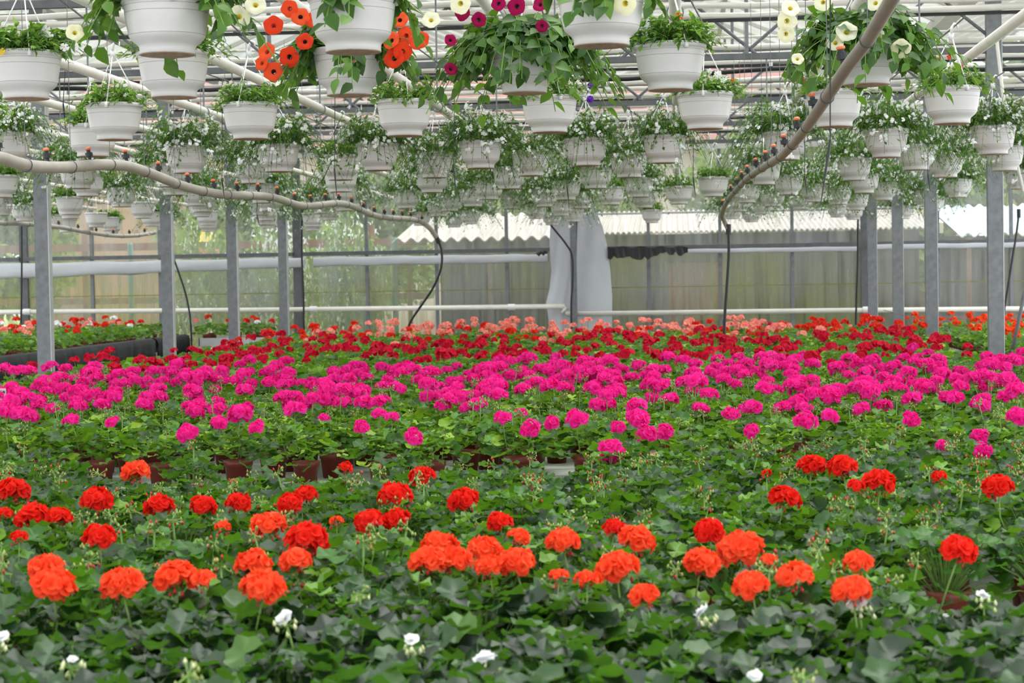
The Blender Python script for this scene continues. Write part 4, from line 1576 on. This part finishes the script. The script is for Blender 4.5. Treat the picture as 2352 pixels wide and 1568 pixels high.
def strands(rg, n, up, out, droop, L0, L1, r0=0.09):
    """paths of shoots that rise from the soil, lean out over the rim and trail"""
    res = []
    for i in range(n):
        a = i * 2.39996 + rg.uniform(-.3, .3)
        o = Vector((math.cos(a), math.sin(a), 0))
        rr = r0 * math.sqrt(rg.random())
        L = rg.uniform(L0, L1)
        k = rg.uniform(0.3, 1.0)
        p = o * rr + Vector((0, 0, 0.60 * D))
        pts = []
        for j in range(9):
            t = j / 8
            pts.append(p + o * (out * k * L * (t + 0.15 * t * t)) + Vector((0, 0, up * L * (1.2 - k * 0.7) * math.sin(min(1.0, t * 1.15) * math.pi * 0.62) * 0.9 - droop * k * L * t ** 2.2)))
        # shoots clear the rim before they hang down
        q = []
        for v in pts:
            rad = math.hypot(v.x, v.y)
            if v.z < 0.64 * D and rad < 0.56 * D:
                f = 0.56 * D / max(rad, 1e-3)
                v = Vector((v.x * f, v.y * f, v.z))
            q.append(v)
        res.append(q)
    return res


def small_flower(R=0.009, n=5, seed=0):
    rg = random.Random(seed)
    b = MB()
    for i in range(n):
        V, F = petal(R, R * 0.95, 0.25, -0.1, 0.1, rg, 2, 1)
        b.add(V, F, 0, Matrix.Rotation(2 * math.pi * i / n, 4, 'Z'))
    oct_(b, (0, 0, 0.001), R * 0.16, R * 0.12, 1)
    return b


SF = small_flower()


def basket_foliage(seed, ns, up, out, droop, L0, L1, leaves, tmpl, ls, mat, flowers=0, fr_=0.009, stem_r=0.0011):
    rg = random.Random(seed)
    b, fl = MB(), MB()
    for pts in strands(rg, ns, up, out, droop, L0, L1):
        b.tube(pts[::2], stem_r, 3, 0, False)
        m = len(pts) - 1
        for i in range(leaves):
            t = (i + rg.random()) / leaves
            k = min(m - 1, int(t * m))
            p = pts[k].lerp(pts[k + 1], t * m - k)
            d = (pts[k + 1] - pts[k]).normalized()
            sd = Vector((rg.uniform(-1, 1), rg.uniform(-1, 1), rg.uniform(-.3, .8)))
            V, F = rg.choice(tmpl)
            b.add(V, F, 0, frame(p, d * 0.4 + sd, Vector((rg.uniform(-.4, .4), rg.uniform(-.4, .4), 1)), ls * rg.uniform(0.7, 1.25)))
        for i in range(flowers):
            t = rg.uniform(0.45, 1.0)
            k = min(m - 1, int(t * m))
            p = pts[k].lerp(pts[k + 1], t * m - k)
            o = Vector((p.x, p.y, 0)).normalized() if math.hypot(p.x, p.y) > 0.01 else Vector((1, 0, 0))
            if rg.random() < 0.35:
                continue
            p = p + Vector((rg.uniform(-.015, .015), rg.uniform(-.015, .015), rg.uniform(0, .02))) + o * 0.008
            for j in range(rg.choice((2, 3, 4, 5))):
                p2 = p + Vector((rg.uniform(-.016, .016), rg.uniform(-.016, .016), rg.uniform(-.012, .014)))
                fl.add(SF.v, SF.f, SF.m, facing(p2, o * 0.8 + Vector((rg.uniform(-.6, .6), rg.uniform(-.6, .6), rg.uniform(-.1, .8))), fr_ / 0.009 * rg.uniform(0.8, 1.2), rg.uniform(0, 6)))
    return b.mesh('foliage', mat, True), (fl.mesh('blossoms', [M['white'], M['bud']], True) if flowers else None)


LOB = [basket_foliage(k, 150, 0.72, 0.85, 0.95, 0.16, 0.38, 12, NARROW + OV_LOW, 0.029, M['lobelia_leaf'], 1, 0.009) for k in range(4)]
MIX = [basket_foliage(20 + k, 75, 0.62, 0.75, 0.40, 0.10, 0.23, 12, OV_LOW, 0.030, M['basket_leaf'], 0) for k in range(3)]
PLAIN = [basket_foliage(30 + k, 55, 0.7, 0.6, 0.3, 0.10, 0.22, 10, OV_LOW, 0.038, M['basket_leaf'], 0) for k in range(2)]


def petunia_flower(throat):
    b = MB()
    n = 30
    rings = [(0.09, -0.85, 1), (0.13, -0.45, 1), (0.26, -0.14, 1), (0.55, 0.02, 0), (0.82, 0.05, 0), (1.0, -0.02, 0)]
    V, F, mm = [], [], []
    for j, (r, z, m) in enumerate(rings):
        for i in range(n):
            a = 2 * math.pi * i / n
            k = max(0, j - 2) / 3
            rr = r * (1 + 0.045 * k * math.cos(5 * a)) * (1 + 0.015 * k * math.sin(17 * a))
            V.append((rr * math.cos(a), rr * math.sin(a), z + k * (0.06 * math.cos(5 * a + 1) + 0.035 * math.sin(11 * a))))
    for j in range(len(rings) - 1):
        for i in range(n):
            i2 = (i + 1) % n
            F.append((j * n + i, j * n + i2, (j + 1) * n + i2, (j + 1) * n + i))
            mm.append(1 if j < 2 else 0)
    b.add(np.array(V) * 0.046, F, mm)
    return b


PET_ME = {k: petunia_flower(k).mesh('flower', [M['coral'], M[k]], True) for k in ('throat_dark', 'throat_yellow', 'throat_orange')}
SF_BIG = small_flower(0.016, 5, 3).mesh('flower', [M['white'], M['throat_yellow']], True)
POM = merge_head(MB(), random.Random(8), 9, 0.012, FL_LOW, 0, 0.42, -0.4, 0.9).mesh('flower', M['violet'], True)


def hang(label, p, group, name='hanging_pot'):
    t = thing(name, label, 'hanging pot', p, group, RNG.uniform(-0.4, 0.4))
    obj('pot', HPOT, t)
    obj('groove_lines', HGROOVE, t)
    obj('soil', HSOIL, t)
    obj('hanger', HHANG, t)
    return t


def fill(t, kind):
    if kind == 'lobelia':
        f, w = RNG.choice(LOB)
        s = RNG.uniform(1.0, 1.25)
        Mx = Matrix.Translation((0, 0, 0.6 * D * (1 - s))) @ Matrix.Rotation(RNG.uniform(0, 6), 4, 'Z') @ Matrix.Scale(s, 4)
        tag(obj('foliage', f, t, Mx), None, kind='stuff')
        tag(obj('blossoms', w, t, Mx), None, kind='stuff')
    elif kind in ('mix', 'plain'):
        f, _ = RNG.choice(MIX if kind == 'mix' else PLAIN)
        tag(obj('foliage', f, t, Matrix.Rotation(RNG.uniform(0, 6), 4, 'Z')), None, kind='stuff')


MANUAL, MANUAL1 = [], []


def base_at(x, yb):
    p = at_h(x, yb, HB)
    (MANUAL if p.y > 6.5 else MANUAL1).append((p.x, p.y))
    return p


def put_flower(t, x, y, me, mat, size, dy=-0.12, face=None):
    """a bloom at the given pixel, just before or beside its pot"""
    p = at_y(x, y, t.location.y + dy)
    q = local(t, p)
    if face is None:
        face = Vector((RNG.uniform(-.5, .5), -1, RNG.uniform(-.2, .5)))
    a = -t.rotation_euler.z
    face = Vector((face.x * math.cos(a) - face.y * math.sin(a), face.x * math.sin(a) + face.y * math.cos(a), face.z))
    obj('flower', me, t, facing(q, face, size, RNG.uniform(0, 6)), mat)
    e = q - face.normalized() * (0.030 * size if me.name.startswith('flower') and len(me.vertices) > 150 else 0.0)
    base = Vector((q.x * 0.35, q.y * 0.35, 0.62 * D))
    mid = base.lerp(e, 0.5) + Vector((0, 0, 0.03))
    rad = math.hypot(mid.x, mid.y)
    if mid.z < 0.66 * D and rad < 0.54 * D:
        mid = Vector((mid.x * 0.54 * D / max(rad, 1e-3), mid.y * 0.54 * D / max(rad, 1e-3), 0.66 * D))
    MB().tube(smooth_path([base, mid, e], 4), 0.0013, 4).build('flower_stalk', M['stem'], t)


def petunia(t, seed, ns, regions, L0=0.16, L1=0.30):
    """petunia shoots with single leaves; regions limit the spread: list of (azimuth centre, half width) in the picture's frame"""
    rg = random.Random(seed)
    b = MB()
    n = 0
    for pts in strands(rg, ns, 0.56, 0.86, 0.95, L0, L1, 0.11):
        e = pts[-1]
        a = math.atan2(e.y, e.x) + t.rotation_euler.z
        if regions is not None and not any(abs((a - c + math.pi) % (2 * math.pi) - math.pi) < h for c, h in regions):
            continue
        b.tube(pts[::2], 0.0018, 4, 0, False)
        m = len(pts) - 1
        for i in range(10):
            tt = (i + 0.5 + rg.uniform(-.3, .3)) / 10
            k = min(m - 1, int(tt * m))
            p = pts[k].lerp(pts[k + 1], tt * m - k)
            d = (pts[k + 1] - pts[k]).normalized()
            sd = d.cross(Vector((0, 0, 1)))
            sd = sd * (1 if i % 2 else -1) + Vector((rg.uniform(-.4, .4), rg.uniform(-.4, .4), rg.uniform(-.5, .3)))
            o = Vector((p.x, p.y, 0)).normalized()
            obj('leaf', rg.choice(PETLEAF), t, frame(p, d * 0.5 + sd, Vector((0, 0, 0.8)) + o * 0.7 + Vector((rg.uniform(-.4, .4), rg.uniform(-.4, .4), 0)), rg.uniform(0.038, 0.068)))
            n += 1
    if b.v:
        tag(b.build('shoots', M['stem'], t, True), None, kind='stuff')


LF, RT, FT, BK = math.pi, 0.0, -math.pi / 2, math.pi / 2
# nearest row
t = hang('large white hanging pot of cream petunias at the upper left, cut by the frame', base_at(385, 127), 'nearest hanging pots')
petunia(t, 1, 90, [(LF, 0.75), (RT, 0.75), (BK, 0.3)])
for x, y, s in ((550, 37, 0.75), (587, 10, 0.7), (172, 74, 0.6)):
    put_flower(t, x, y, PET_ME['throat_yellow'], M['cream'], s, -0.03)
t = hang('white hanging pot directly before the orange petunias at the top', base_at(812, 121), 'nearest hanging pots')
petunia(t, 2, 60, [(RT + 0.2, 0.55), (BK, 0.6), (FT, 0.35)], 0.10, 0.24)
for x, y, s in ((990, 45, 0.6), (1057, 8, 0.7)):
    put_flower(t, x, y, PET_ME['throat_yellow'], M['cream'], s, -0.02)
t = hang('white hanging pot with a single cream petunia at the top centre-right', base_at(1382, 107), 'nearest hanging pots')
petunia(t, 3, 30, [(FT, 0.5), (BK, 0.8), (LF, 0.3), (RT, 0.35)], 0.10, 0.17)
put_flower(t, 1435, 8, PET_ME['throat_yellow'], M['cream'], 0.75, -0.17)
# second row
t = hang('white hanging pot of mixed white and yellow flowers at the left edge', base_at(60, 228), 'second row of hanging pots')
fill(t, 'mix')
fill(t, 'plain')
for x, y in ((105, 68), (112, 82), (98, 78), (148, 108), (172, 106), (195, 103)):
    put_flower(t, x, y, SF_BIG, M['white'], 1.1, -0.05)
put_flower(t, 4, 118, SF_BIG, M['yellow'], 0.9, -0.15)
t = hang('white hanging pot half hidden under the cream petunia pot', base_at(400, 225), 'second row of hanging pots')
fill(t, 'mix')
t = hang('white hanging pot of vivid orange-red petunias', base_at(803, 220), 'second row of hanging pots')
petunia(t, 6, 110, [(LF, 0.7), (RT, 0.6), (FT + 0.2, 0.2)], 0.16, 0.28)
for x, y, s in ((628, 58, 0.80), (612, 118, 0.75), (664, 131, 0.82), (628, 164, 0.80), (690, 38, 0.75), (665, 20, 0.7), (600, 145, 0.6), (905, 133, 0.85), (932, 82, 0.72), (898, 92, 0.75), (962, 92, 0.85), (925, 118, 0.75), (700, 95, 0.7), (918, 45, 0.7), (720, 45, 0.7)):
    put_flower(t, x, y, PET_ME['throat_orange' if RNG.random() < .5 else 'throat_dark'], M['coral'], s, -0.16 if y > 90 else -0.10)
put_flower(t, 805, 133, PET_ME['throat_orange'], M['salmon'], 0.55, -0.17)
t = hang('white hanging pot under a big bushy dark magenta petunia', base_at(1205, 215), 'second row of hanging pots')
petunia(t, 7, 150, None, 0.14, 0.37)
for x, y, s, m in ((1186, 14, 0.75, 'magenta'), (1100, 45, 0.6, 'magenta'), (1062, 28, 0.7, 'magenta'), (1240, 10, 0.6, 'magenta'), (1035, 92, 0.5, 'magenta'), (1036, 158, 0.55, 'magenta'), (1145, 8, 0.6, 'magenta'), (1245, 60, 0.5, 'magenta')):
    put_flower(t, x, y, PET_ME['throat_dark'], M[m], s, -0.22)
t = hang('white hanging pot of pale mixed flowers left of a small white-flowered pot', base_at(1540, 208), 'second row of hanging pots')
fill(t, 'mix')
fill(t, 'plain')
for x, y in ((1478, 70), (1482, 85), (1490, 60), (1500, 95)):
    put_flower(t, x, y, SF_BIG, M['white'], 1.0, -0.08)
put_flower(t, 1560, 38, SF_BIG, M['orange'], 1.0, -0.10)
t = hang('white hanging pot of bushy cream petunias behind the slanting irrigation pipe', base_at(1990, 196), 'second row of hanging pots')
petunia(t, 9, 140, None, 0.14, 0.34)
for x, y, s in ((1808, 48, 0.8), (1816, 18, 0.75), (1945, 72, 0.85), (1918, 97, 0.7), (2018, 86, 0.62), (2070, 112, 0.78), (1806, 78, 0.7), (2010, 6, 0.7), (1832, 135, 0.5), (1890, 5, 0.7)):
    put_flower(t, x, y, PET_ME['throat_yellow'], M['cream'], s, -0.20)
# third row
R3 = 'third row of hanging pots'
t = hang('white hanging pot of small white flowers above the left irrigation pipe', base_at(264, 322), R3)
fill(t, 'mix')
for i in range(12):
    put_flower(t, 225 + 70 * RNG.random(), 185 + 35 * RNG.random(), SF_BIG, M['white'], 0.7, RNG.uniform(-.1, 0))
t = hang('white hanging pot of pale pinkish blooms below the orange petunias', base_at(576, 320), R3)
fill(t, 'mix')
for i in range(12):
    put_flower(t, 485 + 75 * RNG.random(), 188 + 28 * RNG.random(), SF_BIG, M['blush'], 0.6, RNG.uniform(-.1, 0))
t = hang('white hanging pot of plain silvery-green foliage left of the magenta petunia', base_at(930, 313), R3)
fill(t, 'mix')
t = hang('white hanging pot with two violet flower balls', base_at(1263, 305), R3)
fill(t, 'mix')
for x, y in ((1358, 195), (1355, 228)):
    put_flower(t, x, y, POM, M['violet'], 1.1, -0.03)
for i in range(9):
    put_flower(t, 1285 + 45 * RNG.random(), 180 + 25 * RNG.random(), SF_BIG, M['blush'], 0.6, RNG.uniform(-.1, 0))
t = hang('white hanging pot with a dense cluster of white flowers', base_at(1620, 297), R3)
fill(t, 'mix')
for i in range(14):
    put_flower(t, 1610 + 60 * RNG.random(), 155 + 45 * RNG.random(), SF_BIG, M['white'], 0.85, RNG.uniform(-.12, -.04))
put_flower(t, 1682, 184, SF_BIG, M['orange'], 0.7, -0.03)
t = hang('white hanging pot with three orange flowers behind the slanting pipe', base_at(1917, 292), R3)
fill(t, 'mix')
for x, y in ((1803, 170), (1820, 168), (1845, 182)):
    put_flower(t, x, y, SF_BIG, M['orange'], 0.8, -0.05)
t = hang('white hanging pot with tiny scarlet flowers at the upper right', base_at(2187, 285), R3)
fill(t, 'mix')
for x, y in ((2154, 138), (2180, 131), (2206, 154)):
    put_flower(t, x, y, SF_BIG, M['scarlet'], 0.8, -0.05)
t = hang('white hanging pot cut by the left edge above the irrigation pipe', base_at(-62, 330), R3)
fill(t, 'mix')
# fourth row
R4 = 'fourth row of hanging pots'
for x, yb, kind, lb in ((214, 360, 'plain', 'white hanging pot of plain green leaves behind the left irrigation pipe'), (18, 375, 'lobelia', 'white hanging pot of white lobelia at the left edge behind the steel post'),
                        (868, 392, 'lobelia', 'white hanging pot of white lobelia below the silvery-green pot'), (1105, 387, 'lobelia', 'white hanging pot of white lobelia below the magenta petunia'),
                        (1347, 381, 'lobelia', 'white hanging pot of white lobelia right of the violet-ball pot'), (1527, 375, 'lobelia', 'white hanging pot of white lobelia below the pale mixed pot'),
                        (1805, 368, 'lobelia', 'white hanging pot of white lobelia just right of the slanting pipe'), (2036, 362, 'lobelia', 'white hanging pot of white lobelia below the bushy cream petunia'),
                        (2282, 355, 'lobelia', 'white hanging pot of white lobelia before the nearest right post'), (430, 398, 'lobelia', 'white hanging pot of white lobelia before the second left post'),
                        (640, 395, 'lobelia', 'white hanging pot of white lobelia below the pale pinkish pot')):
    t = hang(lb, base_at(x, yb), R4)
    fill(t, kind)
# the crowd behind
crowd = []
for nrow, Y in enumerate((13.2, 14.7, 16.7, 18.3, 19.3, 21.0, 22.2, 24.0, 25.2)):
    for i in range(-15, 5):
        x = 0.65 * i + 0.02 + (0 if nrow % 2 else 0.30)
        y = Y + RNG.uniform(-.4, .4)
        u, v, z = proj((x, y, Z(HB)))
        if not (-60 < u < 2410) or RNG.random() < (0.18 if nrow < 4 else 0.38):
            continue
        if any(abs(x - rx) < 0.24 and abs(y - ry) < 0.24 for rx in ROWX for ry in TRUSS_Y[4:]):
            continue
        crowd.append((x, y, nrow))
NTH = numbered(crowd)
for ic, (x, y, nrow) in enumerate(crowd):
    if x < -4.3:
        kind = RNG.choice(('bare', 'plain', 'plain', 'mix', 'lobelia'))
    else:
        kind = 'lobelia' if RNG.random() < 0.88 else 'plain'
    lb = {'lobelia': 'hanging pot of trailing white lobelia', 'plain': 'hanging pot of leafy green plants', 'mix': 'hanging pot of low small-leaved plants', 'bare': 'hanging pot showing no plant'}[kind]
    t = hang(f'{lb}, {NTH[ic]} in {ordinal(nrow)} rear row', Vector((x, y, Z(HB))), f'{kind} pots at the back')
    fill(t, kind)

# wires on which the hooks hang, one for every column of pots
ROD_H = HB + HANG_TOP - 0.012
paths = {i: [(0.65 * i + 0.036, 12.7), (0.65 * i + 0.036, YW - 0.4)] for i in range(-15, 5)}
for x, y in MANUAL:
    i = min(paths, key=lambda k: abs(0.65 * k + 0.02 - x))
    paths[i].append((x + 0.016, y))
for i, pp_ in paths.items():
    pp_.sort(key=lambda q: q[1])
    pp_ = [(pp_[0][0], pp_[0][1] - 0.3)] + pp_
    tag(MB().tube([(x, y, Z(ROD_H)) for x, y in pp_], 0.004, 5).build('hook_wire', M['wire'], None), f'thin steel wire for pot hooks, {ordinal(i + 15)} from the left', 'wire', 'wires for the pot hooks')
    x2 = 0.65 * i + 0.336
    tag(MB().tube([(x2, 12.5, Z(ROD_H)), (x2, YW - 0.4, Z(ROD_H))], 0.003, 5).build('hook_wire', M['wire'], None), f'thin steel wire between two hook wires, {ordinal(i + 15)} from the left', 'wire', 'in-between wires for the pot hooks')
MANUAL1.sort()
q_ = [(-3.2, MANUAL1[0][1])] + MANUAL1 + [(0.3, MANUAL_ROD_Y), (1.6, MANUAL_ROD_Y)]
tag(MB().tube([(x, y, Z(ROD_H)) for x, y in q_], 0.010, 8).build('cross_rod', M['galv'], None), 'steel rod across the house above the nearest pots', 'rod')
